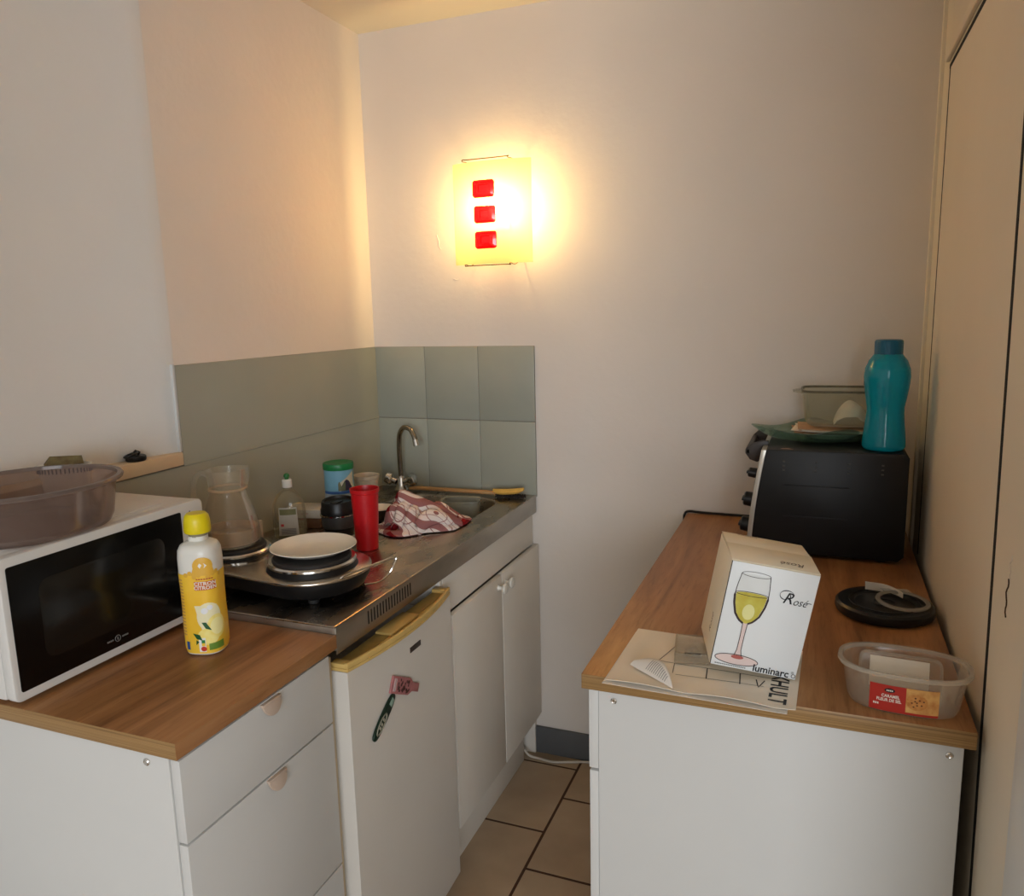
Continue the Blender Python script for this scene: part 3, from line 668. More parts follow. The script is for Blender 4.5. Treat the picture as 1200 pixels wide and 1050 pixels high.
# ------------------------------------------------------------------ hotplate
ZC = ZS+.0005
hp = thing('hot_plate', 'two-burner electric hot plate with steel top on the left end of the sink worktop', 'hot plate', (.298, -.985, ZC), R(-7))
def stadium(hx, hy, r, n=12): return rrect(-hx, -hy, hx, hy, r, n)
g = G(); a = stadium(.225, .100, .095); b_ = stadium(.248, .121, .115); vs = [(x, y, .008) for x, y in a]+[(x, y, .012) for x, y in stadium(.236, .110, .105)]+[(x, y, .034) for x, y in b_]+[(x, y, .046) for x, y in b_]; n_ = len(a); fs = [tuple(range(n_))[::-1], tuple(range(3*n_, 4*n_))]
for k in range(3):
    for i in range(n_): j = (i+1) % n_; fs.append((k*n_+i, k*n_+j, (k+1)*n_+j, (k+1)*n_+i))
g.raw(vs, fs); obj('body', g, BLACKM, hp)
g = G(); g.prism(stadium(.252, .126, .12), .0455, .052, .0025); obj('top_plate', g, STEELP, hp, label='brushed steel top')
for x in (-.19, .19):
    for y in (-.075, .075):
        g = G(); g.T = Matrix.Translation((x, y, 0)); g.lathe([(.010, 0), (.012, .002), (.012, .009)], 14); obj('foot', g, RUBBER, hp)
for x, r in ((.122, .094), (-.124, .080)):
    bz = .0515; dz = .0 if x > 0 else -.006
    g = G(); g.T = Matrix.Translation((x, 0, bz)); g.lathe([(r+.008, 0), (r+.006, .004), (r+.002, .013+dz), (0, .013+dz)], 56); bu = obj('burner', g, BLACKM, hp)
    g = G(); g.T = Matrix.Translation((x, 0, bz+.012+dz)); g.lathe([(r-.004, 0), (r+.004, .0), (r+.0045, .004), (r+.001, .0075), (r-.006, .008), (r-.006, .0)], 56, close=True); obj('chrome_ring', g, CHROME, bu)
    g = G(); g.T = Matrix.Translation((x, 0, bz+.012+dz)); g.lathe([(0, 0), (r-.007, 0), (r-.0065, .012), (r-.009, .0145), (r-.03, .0145), (r-.032, .0135), (0, .0135)], 56); obj('heating_disc', g, CASTIRON, bu)
# wire carrying handle at the right-hand end
g = G(); g.tube(smooth_path([(.231, -.035, .020), (.236, -.038, .045), (.246, -.034, .056), (.262, .07, .058), (.268, .110, .058), (.270, .113, .052), (.258, .10, .02), (.252, .07, .010), (.238, .035, .012)], 5), .0024, 7)
obj('wire_handle', g, CHROME, hp)

# white plate on the front burner (tilted a little)
pz = ZC+.0515+.012+.0147
bx_, by_ = .298+.122*math.cos(R(-7)), -.985+.122*math.sin(R(-7))
g = G(); g.lathe([(0, .0), (.05, .0), (.054, .002), (.072, .006), (.094, .0165), (.0965, .018), (.0955, .0195), (.09, .018), (.07, .009), (.052, .0045), (0, .004)], 64)
tag(obj('dinner_plate', g, CERAM), 'white plate lying on the front burner of the hot plate', 'plate', (bx_-.003, by_+.012, pz))
# glass jug
jx, jy = .298-.124*math.cos(R(-7)), -.985-.124*math.sin(R(-7)); jz = ZC+.0515+.012-.006+.0140
GLASS = clear('jug_glass', (252, 251, 248), .11, .03, body=(240, 232, 220), ior=1.4)
jg = thing('glass_jug', 'clear glass jug with milky residue standing on the rear burner', 'jug', (jx-.004, jy-.002, jz))
def spout(pt, a, k):
    f = 1+(.16*math.exp(-((a-R(60)+PI) % (2*PI)-PI)**2/.12) if k in SP else 0); return (pt[0]*f, pt[1]*f, pt[2])
SP = (9, 10, 11, 12, 13, 14)
g = G(); g.lathe([(0, 0), (.062, 0), (.067, .004), (.068, .02), (.066, .045), (.06, .075), (.0505, .105), (.044, .124), (.042, .136), (.0435, .145), (.0455, .160), (.0465, .178), (.047, .184), (.0445, .1845), (.0435, .17), (.041, .148), (.0395, .136), (.0415, .122), (.0475, .105), (.0575, .075), (.0635, .045), (.065, .02), (.062, .008), (0, .006)], 56, fn=spout); obj('jug_body', g, GLASS, jg, ang=70)
g = G(); g.lathe([(0, .0065), (.0625, .0085), (.0643, .02), (.063, .043), (.0622, .043), (.0635, .0225), (.061, .0215), (0, .021)], 48); obj('milky_residue', g, clear('milk_film', (245, 235, 220), .8, .3, body=(226, 206, 180)), jg)
g = G(); g.tube([(.0425*math.cos(t), .0425*math.sin(t), .1375) for t in [2*PI*i/48 for i in range(48)]], .003, 8, closed=True); obj('neck_ring', g, clear('neck_film', (245, 235, 220), .7, .1, body=(230, 212, 186)), jg)
g = G(); hd = Vector((-.86, -.28, 0)).normalized(); P = [hd*.045+Vector((0, 0, .168)), hd*.062+Vector((0, 0, .175)), hd*.078+Vector((0, 0, .160)), hd*.086+Vector((0, 0, .12)), hd*.082+Vector((0, 0, .08)), hd*.064+Vector((0, 0, .055))]
g.tube(smooth_path(P, 7), .0062, 10); obj('handle', g, GLASS, jg)

# red spoon handle between burner and wall
g = G(); g.tube(smooth_path([(0, 0, .004), (.03, -.03, .006), (.07, -.065, .004)], 6), .006, 8, rad=lambda t: .005+.003*math.sin(t*PI)); g.T = Matrix.Translation((-.015, .012, .004)); g.lathe([(0, -.003), (.015, -.001), (.02, .003), (.016, .001), (0, -.001)], 20)
tag(obj('red_spoon', g, M('red_plastic', (200, 40, 34), .4)), 'red plastic spoon lying against the rear burner behind the jug', 'spoon', (.145, -.792, ZC), 0)
pk = thing('food_packet', 'small white packet with a blue and red mark, behind the rear burner', 'packet', (.075, -.800, ZC), R(20))
g = G(); g.box((-.035, -.008, 0), (.035, .008, .078), .003); obj('carton', g, M('packet_white', (190, 182, 168), .6), pk)
g = G(); g.box((.000, -.0086, .052), (.022, -.0081, .063)); g.m = 1; g.box((.0, -.0088, .048), (.022, -.0083, .052)); obj('mark', g, [M('navy', (40, 42, 72), .5), M('packred', (170, 50, 45), .5)], pk)

# washing-up liquid
sp = thing('detergent_bottle', 'clear washing-up liquid bottle with white and green cap, against the tiled wall', 'bottle', (.108, -.672, ZC), R(30))
g = G(); g.lathe([(0, .001), (.038, 0), (.043, .004), (.044, .03), (.043, .075), (.041, .095), (.034, .115), (.022, .13), (.012, .138), (.0115, .145)], 44, 1.05, .62, p=2.3); obj('bottle_body', g, clear('detergent_plastic', (248, 246, 238), .16, .06, body=(220, 214, 196)), sp)
g = G(); g.lathe([(0, .003), (.039, .003), (.040, .03), (.040, .042), (0, .042)], 40, 1.03, .6, p=2.3); obj('liquid', g, clear('detergent', (244, 240, 222), .2, .05, body=(214, 206, 176)), sp)
g = G(); g.sheet(lambda u, v: ((-.027+.054*u)*(1-.12*v), -.0282-.0+.004*(abs(2*u-1)**2), .012+.078*v), 14, 6, .0006); obj('label', g, M('grey_label', (196, 190, 176), .5), sp)
g = G(); g.sheet(lambda u, v: ((-.022+.044*u), -.0292+.003*(abs(2*u-1)**2), .070+.016*v), 10, 3, .0004); obj('olive_band', g, M('olive_print', (122, 120, 78), .5), sp)
g = G(); g.box((-.02, -.0296, .038), (-.012, -.0289, .045)); obj('red_mark', g, M('hazard_red', (190, 60, 60), .5), sp); g = G()
for k in range(5): g.box((-.02, -.0296, .030-k*.0035), (.02, -.0290, .0315-k*.0035))
obj('small_print', g, PRINTG, sp)
g = G(); g.lathe([(.0135, .143), (.014, .145), (.0135, .163), (.011, .1655), (0, .1655)], 28); obj('collar', g, CERAM, sp)
g = G(); g.lathe([(.0055, .165), (.006, .170), (.0085, .173), (.0075, .179), (.003, .182), (0, .182)], 20); obj('nozzle', g, M('green_cap', (20, 110, 56), .4), sp)

# canister with green lid
cn = thing('cleaning_canister', 'light blue cylindrical tub with green lid and landscape label beside the sink', 'canister', (.135, -.462, ZC), 0)
g = G(); g.lathe([(0, 0), (.042, 0), (.0435, .002), (.0435, .158), (0, .158)], 48); obj('tub_body', g, M('pale_blue_plastic', (120, 168, 188), .4, var=.04), cn)
g = G(); g.lathe([(.0445, .156), (.0455, .158), (.0455, .172), (.044, .175), (.041, .1735), (0, .1725)], 48, fn=lambda p, a, k: (p[0]*(1+.008*math.cos(40*a)*(k < 3)), p[1]*(1+.008*math.cos(40*a)*(k < 3)), p[2])); obj('lid', g, M('green_lid', (24, 118, 62), .4), cn)
def cw(g, r, a0, a1, z0, z1, n_=16, top=None):
    g.sheet(lambda u, v: (r*math.cos(a0+(a1-a0)*u), r*math.sin(a0+(a1-a0)*u), z0+((top(u) if top else z1)-z0)*v), n_, 3)
CA = R(-55)
g = G(); cw(g, .0439, CA-1.3, CA+1.6, .086, .094); g.m = 1; cw(g, .0439, CA-1.5, CA+1.6, .0, .085); g.m = 2; cw(g, .0441, CA-.05, CA+1.1, .095, .150, top=lambda u: .118+.034*u)
g.m = 3; cw(g, .0444, CA+.1, CA+.9, .095, .11, top=lambda u: .106+.022*math.sin(u*PI)); g.m = 4; cw(g, .0446, CA-.1, CA+.4, .096, .12, top=lambda u: .116+.008*math.sin(u*9)); g.m = 0
obj('label', g, [M('blue_band', (52, 96, 160), .4), M('mist_band', (170, 180, 184), .4), M('sky_cream', (196, 186, 160), .4), M('dark_rock', (52, 44, 60), .5), M('hill_green', (92, 96, 70), .5)], cn)

# butter box
bb = thing('food_box', 'white-topped brown box lying behind the travel mug by the tiled wall', 'box', (.078, -.548, ZC), R(12))
g = G(); g.box((-.055, -.04, 0), (.055, .04, .030), .002); obj('box_base', g, M('brown_card', (112, 76, 48), .7), bb)
g = G(); g.box((-.058, -.043, .0305), (.058, .043, .056), .003); obj('lid', g, M('carton_white', (206, 196, 182), .55), bb)
g = G(); g.m = 0
for k in range(4): g.box((-.03+k*.014, -.0436, .04+.003*(k % 2)), (-.022+k*.014, -.0431, .047))
obj('print', g, M('faint_pink', (190, 160, 150), .6), bb)

# travel mug
tm = thing('travel_mug', 'short grey and black travel mug with black lid behind the white plate', 'mug', (.222, -.603, ZC))
g = G(); g.lathe([(0, 0), (.036, 0), (.040, .003), (.043, .022)], 48, cap=True); obj('base', g, BLACK, tm)
g = G(); g.lathe([(.0432, .022), (.0455, .024), (.0475, .056), (.046, .058)], 48); obj('cup', g, M('grey_metal_paint', (92, 94, 96), .35, metal=.5), tm)
g = G(); g.lathe([(.0465, .056), (.0505, .0575), (.0505, .0610), (.0465, .0625)], 48); obj('chrome_band', g, CHROME, tm)
g = G(); g.lathe([(.046, .061), (.0485, .063), (.0485, .074), (.046, .080), (.0455, .092), (.043, .099), (.040, .0985), (.038, .092), (0, .090)], 48, fn=lambda p, a, k: (p[0], p[1], p[2]+(.003*math.sin(a) if k >= 5 else 0))); ld = obj('lid', g, BLACK, tm)
g = G(); g.box((-.009, -.024, .088), (.009, .016, .0945), .002); obj('slider', g, BLACK, ld)

# red tumbler and pale one behind it
def tumbler(name, label, loc, rt_, rb, h, mat):
    g = G(); g.lathe([(0, 0), (rb-.002, 0), (rb, .002), (rt_-.002, h-.012), (rt_, h-.010), (rt_+.0008, h), (rt_-.0012, h), (rt_-.0035, h-.012), (rb-.0018, .006), (0, .005)], 48, fn=lambda p, a, k: (p[0], p[1], p[2])); return tag(obj(name, g, mat), label, 'cup', loc, group='plastic tumblers by the sink')
tumbler('plastic_tumbler', 'tall red plastic tumbler standing on the steel drainer', (.376, -.703, ZC), .0375, .029, .163, M('red_tumbler', (196, 22, 30), .35, var=.04, spec=.5))
tumbler('plastic_tumbler', 'pale beige tumbler just behind the red one, only its rim showing', (.118, -.285, ZC), .041, .030, .100, M('beige_tumbler', (214, 196, 172), .4))

# dark pan with white plate, right of the red tumbler
pn = thing('frying_pan', 'small dark pan with a white dish in it, behind the red tumbler', 'pan', (.222, -.352, ZC))
bpy.data.objects['frying_pan'].location = (.246, -.424, ZC)
g = G(); g.lathe([(0, 0), (.038, 0), (.044, .004), (.054, .034), (.056, .036), (.053, .036), (.0415, .007), (0, .004)], 48); obj('pan_body', g, M('dark_nonstick', (38, 32, 28), .4), pn)
g = G(); g.lathe([(0, 0), (.022, 0), (.026, .002), (.046, .026), (.047, .028), (.044, .027), (.024, .006), (0, .004)], 48); tag(obj('small_dish', g, CERAM), 'small white dish lying in the dark pan', 'dish', (.246, -.424, ZC+.0075))

# ------------------------------------------------------------------ tap
fc = thing('mixer_tap', 'chrome mixer tap with swan-neck spout in the corner behind the sink', 'tap', (.118, -.062, ZC))
g = G(); g.lathe([(0, 0), (.024, 0), (.025, .004), (.02, .012), (.017, .018), (.0165, .045), (.013, .052), (0, .052)], 32); obj('body', g, CHROME, fc)
g = G(); P = [(0, 0, .05), (-.002, -.0, .11), (0.0, -.003, .165), (.008, -.008, .202), (.028, -.014, .224), (.056, -.022, .220), (.074, -.028, .198), (.080, -.030, .182)]
g.tube(smooth_path(P, 8), .0088, 14); obj('spout', g, steel('worn_chrome', (170, 160, 145), .18), fc)
g = G(); a, b_ = Vector((.0795, -.0298, .186)), Vector((.085, -.032, .166)); g.tube([a, b_], .0115, 16); obj('aerator', g, CHROME, fc)
for s in (-1, 1):
    g = G(); g.T = Matrix.Translation((s*.016, -.004, .030)) @ Matrix.Rotation(s*R(72), 4, 'Y')
    g.lathe([(0, 0), (.011, 0), (.011, .016), (.017, .020), (.0195, .024), (.0185, .042), (.012, .046), (0, .046)], 20, fn=lambda p, a, k: (p[0]*(1+.07*math.cos(6*a)*(2 < k < 6)), p[1]*(1+.07*math.cos(6*a)*(2 < k < 6)), p[2])); obj('tap_knob', g, CHROME, fc)

# washing-up brush along the back rim
br = thing('dish_brush', 'long pale wooden brush with yellow bristle head lying along the sink back rim', 'brush', (.345, -.066, ZC+.004), R(1))
g = G(); g.box((-.19, -.011, .004), (.14, .011, .014), .004); obj('handle', g, M('pale_wood', (178, 138, 92), .6, var=.1, scale=20), br)
g = G(); g.T = Matrix.Translation((.185, -.006, .0))
g.sheet(lambda u, v: (-.06+.108*u, (-.017+.034*v)*math.sqrt(max(.15, 1-(2*u-1)**4)), .014+.010*math.sin(PI*v)+.010*u*u), 14, 8, .009); obj('head', g, M('yellow_head', (214, 172, 84), .6, var=.1, scale=40), br, label='yellow brush head')
g = G(); g.T = Matrix.Translation((.185, -.006, .0)); random.seed(2)
for i in range(13):
    for j in range(5):
        x, y = -.048+i*.008, -.011+j*.0055; g.tube([(x, y, .008), (x+random.uniform(-.002, .002), y+random.uniform(-.003, .003), -.003)], .0018, 5)
obj('bristles', g, M('dark_bristles', (40, 32, 26), .9), br)

# container in the sink
pc = thing('plastic_container', 'frosted clear plastic container standing in the sink bowl', 'container', (.405, -.185, ZS-.149), R(12))
FRP = clear('frosted_plastic', (236, 236, 230), .4, .25, body=(206, 204, 192))
g = G(); g.lathe([(0, 0), (.040, 0), (.044, .004), (.056, .160), (.059, .162), (.0585, .165), (.053, .163), (.042, .007), (0, .004)], 40, 1.1, .75, p=5); obj('tub', g, FRP, pc)
pc = thing('plastic_container', 'round clear plastic bowl in the sink behind the towel', 'container', (.272, -.21, ZS-.149))
g = G(); g.lathe([(0, 0), (.04, 0), (.05, .008), (.062, .120), (.065, .138), (.063, .138), (.048, .012), (0, .004)], 40); obj('tub', g, FRP, pc)

# tea towel: red and white check, crumpled
TW, nt, b, out = nodes('check_cloth'); setp(b, .9, 0, .15)
uvn = nt.nodes.new('ShaderNodeUVMap'); sx = nt.nodes.new('ShaderNodeSeparateXYZ'); nt.links.new(uvn.outputs[0], sx.inputs[0])
def stripes(sock, freq, duty, offs=0.):
    a = nt.nodes.new('ShaderNodeMath'); a.operation = 'MULTIPLY_ADD'; a.inputs[1].default_value = freq; a.inputs[2].default_value = offs; nt.links.new(sock, a.inputs[0])
    f = nt.nodes.new('ShaderNodeMath'); f.operation = 'FRACT'; nt.links.new(a.outputs[0], f.inputs[0])
    l = nt.nodes.new('ShaderNodeMath'); l.operation = 'LESS_THAN'; l.inputs[1].default_value = duty; nt.links.new(f.outputs[0], l.inputs[0]); return l.outputs[0]
def mth(op, a, b_=None, v=None):
    n_ = nt.nodes.new('ShaderNodeMath'); n_.operation = op; nt.links.new(a, n_.inputs[0])
    if b_ is not None: nt.links.new(b_, n_.inputs[1])
    if v is not None: n_.inputs[1].default_value = v
    return n_.outputs[0]
bu_, bv_ = stripes(sx.outputs[0], 2.1, .34, .12), stripes(sx.outputs[1], 1.7, .30, .5)
tu, tv = stripes(sx.outputs[0], 8.4, .10, .3), stripes(sx.outputs[1], 6.8, .10, .2)
sm = mth('MULTIPLY', mth('ADD', mth('MULTIPLY', bu_, v=.9), mth('MULTIPLY', bv_, v=.9)), v=.9)
tt = mth('MULTIPLY', mth('MAXIMUM', tu, tv), v=.75)
fa = nt.nodes.new('ShaderNodeMath'); fa.operation = 'MAXIMUM'; nt.links.new(sm, fa.inputs[0]); nt.links.new(tt, fa.inputs[1]); fa.use_clamp = True
cr = nt.nodes.new('ShaderNodeValToRGB'); cr.color_ramp.elements[0].color = (*lin((232, 218, 210)), 1); cr.color_ramp.elements[1].color = (*lin((132, 24, 30)), 1)
nt.links.new(fa.outputs[0], cr.inputs[0]); nt.links.new(cr.outputs[0], b.inputs['Base Color'])
def towel_pt(u, v):
    a, r_ = 2*PI*u, v
    # footprint outline, then layered folds rising to a peak at the upper left
    rad = (.118+.018*math.sin(2*a+.8)+.012*math.sin(5*a))*r_
    x, y = rad*1.05*math.cos(a), rad*.78*math.sin(a)
    q = noise.noise(Vector((x*17+3, y*17, .3))); q2 = noise.noise(Vector((x*38, y*38+5, 1.7)))
    rid = 1-abs(2*q); rid2 = 1-abs(2*q2)
    pk = math.exp(-((x+.045)**2+(y-.03)**2)/.0022)
    h = (1-r_**3.2)*(.010+.020*rid+.012*rid2+.034*pk)+.004
    x += .012*q2*r_; y += .010*q*r_
    return (x, y, max(.0015, h if r_ < .995 else .002))
g = G(); NU, NV = 110, 44
g.sheet(towel_pt, NU, NV, 0); 
def fold(P, w_, rise):
    Q = smooth_path(P, 6)
    def f(u, v):
        t = u*(len(Q)-1); i = min(int(t), len(Q)-2); p = Q[i].lerp(Q[i+1], t-i); d = (Q[i+1]-Q[i]).normalized(); n_ = Vector((-d.y, d.x, 0)).normalized()
        a = PI*(v*1.25-.12); ww = w_*(.75+.5*math.sin(u*PI*.9+.2)); k = noise.noise(Vector((u*4, v*3, w_*50)))
        return p+n_*(-math.cos(a)*ww+.006*k)+Vector((0, 0, math.sin(a)*rise*(.8+.4*math.sin(u*3+1))+.005*k))
    g.sheet(f, 44, 18)
fold([(-.078, .034, .018), (-.060, .036, .066), (-.020, .022, .060), (.045, .010, .036), (.100, -.004, .012)], .022, .028)
fold([(-.100, -.026, .004), (-.088, -.004, .044), (-.062, .026, .066)], .016, .020)
fold([(-.082, -.052, .004), (-.064, -.020, .046), (-.044, .018, .070)], .015, .022)
fold([(-.056, -.066, .004), (-.036, -.036, .040), (-.022, .006, .058)], .014, .022)
fold([(-.030, -.062, .006), (.014, -.044, .030), (.062, -.036, .024), (.104, -.022, .006)], .019, .022)
fold([(.005, .046, .010), (.045, .040, .034), (.085, .026, .024), (.112, .012, .008)], .016, .020)
tw = obj('tea_towel', g, TW, ang=80, weld=True)
uvl = tw.data.uv_layers.new(name='UVMap')
for lp_ in tw.data.loops:
    c = tw.data.vertices[lp_.vertex_index].co; q = noise.noise(Vector((c.x*11, c.y*11, 7.)))
    uvl.data[lp_.index].uv = (c.x*4.2+c.z*7+q*.35+c.y*1.2, c.y*4.2-c.z*6+q*.3-c.x*1.4)
sl = tw.modifiers.new('cloth_thickness', 'SOLIDIFY'); sl.thickness = .0016; sl.offset = 1
tag(tw, 'crumpled red and white checked tea towel on the drainer beside the sink', 'towel', (.420, -.475, ZC+.0015), R(35))

# ------------------------------------------------------------------ toaster oven
ZW = .910
to = thing('toaster_oven', 'black toaster oven at the far end of the right worktop', 'toaster oven', (1.33, -.371, ZW))
L, D = .345, .335     # body length (x) and width (y)
zb, zt = .009, .275
g = G()
side = [(.012, zb), (L-.012, zb), (L, zb+.012), (L, zt-.01), (L-.01, zt), (.022, zt), (.006, zt-.012), (-.007, zt-.09), (-.013, zb+.02)]
g.T = Matrix(((1, 0, 0, 0), (0, 0, -1, D), (0, 1, 0, 0), (0, 0, 0, 1)))
g.prism(side, 0, D, .003); obj('housing', g, BLACKM, to)
g = G()
VSH = M('vent_shade', (70, 68, 64), .6)
for c in range(4):
    g = G()
    for r_ in range(3): g.box((.06+c*.075, -.0006, .222+r_*.011), (.066+c*.075, .0004, .226+r_*.011), .0002)
    obj('vent_holes', g, VSH, to)
g = G()
for z in (.185, .105):
    g = G(); g.box((.065, -.0012, z), (.215, .002, z+.003), .0008); obj('pressed_rib', g, BLACKM, to)
# sloping front panel
fp = lambda t: (-.016+.030*t**1.5, zb+.01+(zt-zb-.012)*t)
g = G(); N = 10; pf = [fp(i/N) for i in range(N+1)]; poly = [(x-.006, z) for x, z in pf]+[(x+.006, z) for x, z in pf[::-1]]
g.T = Matrix(((1, 0, 0, 0), (0, 0, -1, D+.002), (0, 1, 0, 0), (0, 0, 0, 1))); g.prism(poly, 0, D+.004, .001); obj('front_panel', g, steel('front_silver', (190, 184, 172), .35, stain=False), to)
g = G(); g.T = Matrix(((1, 0, 0, 0), (0, 0, -1, D-.012), (0, 1, 0, 0), (0, 0, 0, 1)))
poly = [(x-.010, z) for x, z in pf[1:-1]]+[(x-.005, z) for x, z in pf[1:-1][::-1]]; g.prism(poly, 0, D-.11, .0005); dr = obj('door', g, SCREEN, to, label='dark glass door')
g = G(); hb = Vector((-.004, 0, .255)); P = [(-.0, .075, .262), (-.036, .075, .262), (-.044, .075, .248), (-.036, .075, .236), (-.004, .075, .236)]
g.T = Matrix(((1, 0, 0, 0), (0, 0, -1, .088), (0, 1, 0, 0), (0, 0, 0, 1)))
hpoly = [(.018, .236), (-.008, .226), (-.026, .232), (-.037, .248), (-.036, .262), (-.022, .276), (.004, .284), (.020, .284)]
g.prism(hpoly, 0, .008, .002); g.T = Matrix(((1, 0, 0, 0), (0, 0, -1, D-.012), (0, 1, 0, 0), (0, 0, 0, 1))); g.prism(hpoly, 0, .008, .002)
g.T = Matrix.Identity(4); g.box((-.038, .08, .245), (-.024, D-.014, .262), .004); obj('handle', g, M('brown_black_handle', (58, 50, 46), .45), dr)
for z, r_ in ((.205, .013), (.135, .019), (.068, .020)):
    t = (z-zb-.01)/(zt-zb-.012); x = fp(t)[0]-.006
    g = G(); g.T = Matrix.Translation((x, .035, z)) @ Matrix.Rotation(-R(82), 4, 'Y'); g.lathe([(0, 0), (r_, 0), (r_*.95, .019), (r_*.75, .022), (0, .022)], 24); g.box((-r_*.2, -r_*.85, .018), (r_*.2, r_*.85, .026), .001); obj('dial', g, BLACK, to)
for x in (.04, L-.05):
    for y in (.03, D-.03):
        g = G(); g.T = Matrix.Translation((x, y, 0)); g.lathe([(.011, 0), (.014, .003), (.013, .0105)], 16); obj('foot', g, RUBBER, to)
g = G(); g.raw([(.052, .012, zt+.0006), (.085, .012, zt+.0006), (.07, .024, zt+.0006), (.056, .02, zt+.0006)], [(0, 1, 2, 3)]); obj('sticker', g, M('sticker', (190, 150, 135), .6), to)

# things on the oven
ZO = ZW+zt+.0008
TGL = clear('green_glass', (226, 240, 232), .14, .05, body=(130, 168, 152))
g = G()
def wavy(u, v, lift=0.):
    a = 2*PI*u; r_ = v; w_ = .004*math.sin(5*a)*(v**6)
    e = (.150+.014*math.cos(2*a)+.010*math.cos(4*a+.5))*r_
    edge = max(0, (r_-.62)/.38); z = .030*edge**1.6+.008*math.sin(4*a+.6)*edge**2+.0015
    return (e*1.02*math.cos(a), e*.78*math.sin(a), z+w_)
g.sheet(wavy, 72, 18, 0)
wv = obj('wavy_platter', g, TGL, weld=True, ang=80); sl = wv.modifiers.new('glass_thickness', 'SOLIDIFY'); sl.thickness = .003; sl.offset = 0
tag(wv, 'wavy-edged greenish glass platter lying on top of the toaster oven', 'platter', (1.475, -.185, ZO+.0015), R(4))
g = G(); g.lathe([(0, 0), (.06, 0), (.065, .002), (.088, .013), (.087, .015), (.063, .005), (0, .004)], 48, .9, .7)
tag(obj('dinner_plate', g, CERAM), 'white oval dish resting in the wavy glass platter', 'dish', (1.50, -.19, ZO+.007))
g = G(); random.seed(7)
zz = ZO+.0235
for k, (w_, d_, a, c) in enumerate(((.20, .14, 5, 'warm brown'), (.205, .138, -4, 'cream'), (.19, .14, 9, 'white'), (.20, .135, 2, 'tan'))):
    g = G(); wv_ = .0015+.001*k
    g.sheet(lambda u, v: ((u-.5)*w_, (v-.5)*d_, .0012+.0035*abs(2*u-1)**2.5+.0006*math.sin(v*5+k)), 12, 6, .0010)
    m_ = [M('flyer_brown', (168, 128, 96), .7, var=.15, scale=40), PAPERC, PAPER, M('flyer_tan', (196, 160, 128), .7, var=.1, scale=30)][k]
    tag(obj('leaflet', g, m_), ['lowest, brown printed leaflet under the glass baking dish', 'cream leaflet, second from the bottom under the baking dish', 'white leaflet, third from the bottom under the baking dish', 'topmost tan leaflet right under the glass baking dish'][k], 'leaflet', (1.505+.004*k, -.185+.003*k, zz+k*.0026), R(a), group='leaflets under the baking dish')
BG = clear('baking_glass', (246, 246, 240), .14, .04, body=(214, 210, 196), ior=1.3)
bk = thing('baking_dish', 'rectangular clear glass baking dish on the stack on the toaster oven', 'baking dish', (1.535, -.160, zz+.0155), R(2))
g = G(); g.lathe([(0, 0), (.112, 0), (.122, .004), (.132, .016), (.1415, .088), (.1435, .092), (.1415, .094), (.138, .091), (.1285, .018), (.12, .008), (.11, .0045), (0, .0045)], 72, .78, .56, p=5.5); obj('dish', g, BG, bk, ang=60)
for s in (-1, 1):
    g = G(); g.sheet(lambda u, v: (s*(.108+.026*math.sin(v*PI)*u), (-.05+.1*v), .088+.002*u-.004*u*u), 6, 14, .005); obj('handle', g, BG, bk)
g = G(); g.tube([(p[0], p[1], .093) for p in [( .1415*.78*c, .1415*.56*d) for c, d in [(math.copysign(abs(math.cos(t))**(2/5.5), math.cos(t)), math.copysign(abs(math.sin(t))**(2/5.5), math.sin(t))) for t in [2*PI*i/64 for i in range(64)]]]], .0032, 8, closed=True); obj('rim', g, clear('glass_rim', (205, 204, 194), .35, .05, body=(150, 148, 134)), bk)
g = G()
def nap(u, v):
    q = noise.noise(Vector((u*3.5, v*3.5, 2))); return ((u-.5)*.092+.006*q, (v-.5)*.055*(.6+.8*math.sin(PI*u)), .004+.056*max(0, math.sin(PI*min(1, u*1.15)))**.55*(.35+.65*math.sin(PI*v)**.6)+.012*q)
g.sheet(nap, 20, 16, .002); tag(obj('paper_napkin', g, M('napkin', (240, 234, 222), .85)), 'crumpled white paper napkin inside the glass baking dish', 'napkin', (1.552, -.185, zz+.0205), R(8))

# teal water bottle
wb = thing('water_bottle', 'translucent teal plastic water bottle standing on the toaster oven', 'bottle', (1.620, -.311, ZO))
TEAL, nt, b, out = nodes('teal_plastic'); nt.nodes.remove(b)
df = nt.nodes.new('ShaderNodeBsdfDiffuse'); tl = nt.nodes.new('ShaderNodeBsdfTranslucent'); gl = nt.nodes.new('ShaderNodeBsdfGlossy'); gl.inputs['Roughness'].default_value = .12
nn = nt.nodes.new('ShaderNodeTexNoise'); nn.inputs['Scale'].default_value = 20; nt.links.new(coords(nt), nn.inputs['Vector'])
cr = nt.nodes.new('ShaderNodeValToRGB'); cr.color_ramp.elements[0].color = (*lin((6, 200, 232)), 1); cr.color_ramp.elements[1].color = (*lin((20, 212, 240)), 1); nt.links.new(nn.outputs[0], cr.inputs[0])
nt.links.new(cr.outputs[0], df.inputs[0]); nt.links.new(cr.outputs[0], tl.inputs[0])
a = nt.nodes.new('ShaderNodeMixShader'); a.inputs[0].default_value = .55; nt.links.new(df.outputs[0], a.inputs[1]); nt.links.new(tl.outputs[0], a.inputs[2])
trn = nt.nodes.new('ShaderNodeBsdfTransparent'); trn.inputs[0].default_value = (*lin((90, 225, 235)), 1)
a2 = nt.nodes.new('ShaderNodeMixShader'); a2.inputs[0].default_value = .3; nt.links.new(a.outputs[0], a2.inputs[1]); nt.links.new(trn.outputs[0], a2.inputs[2])
fr_ = nt.nodes.new('ShaderNodeFresnel'); fr_.inputs[0].default_value = 1.45
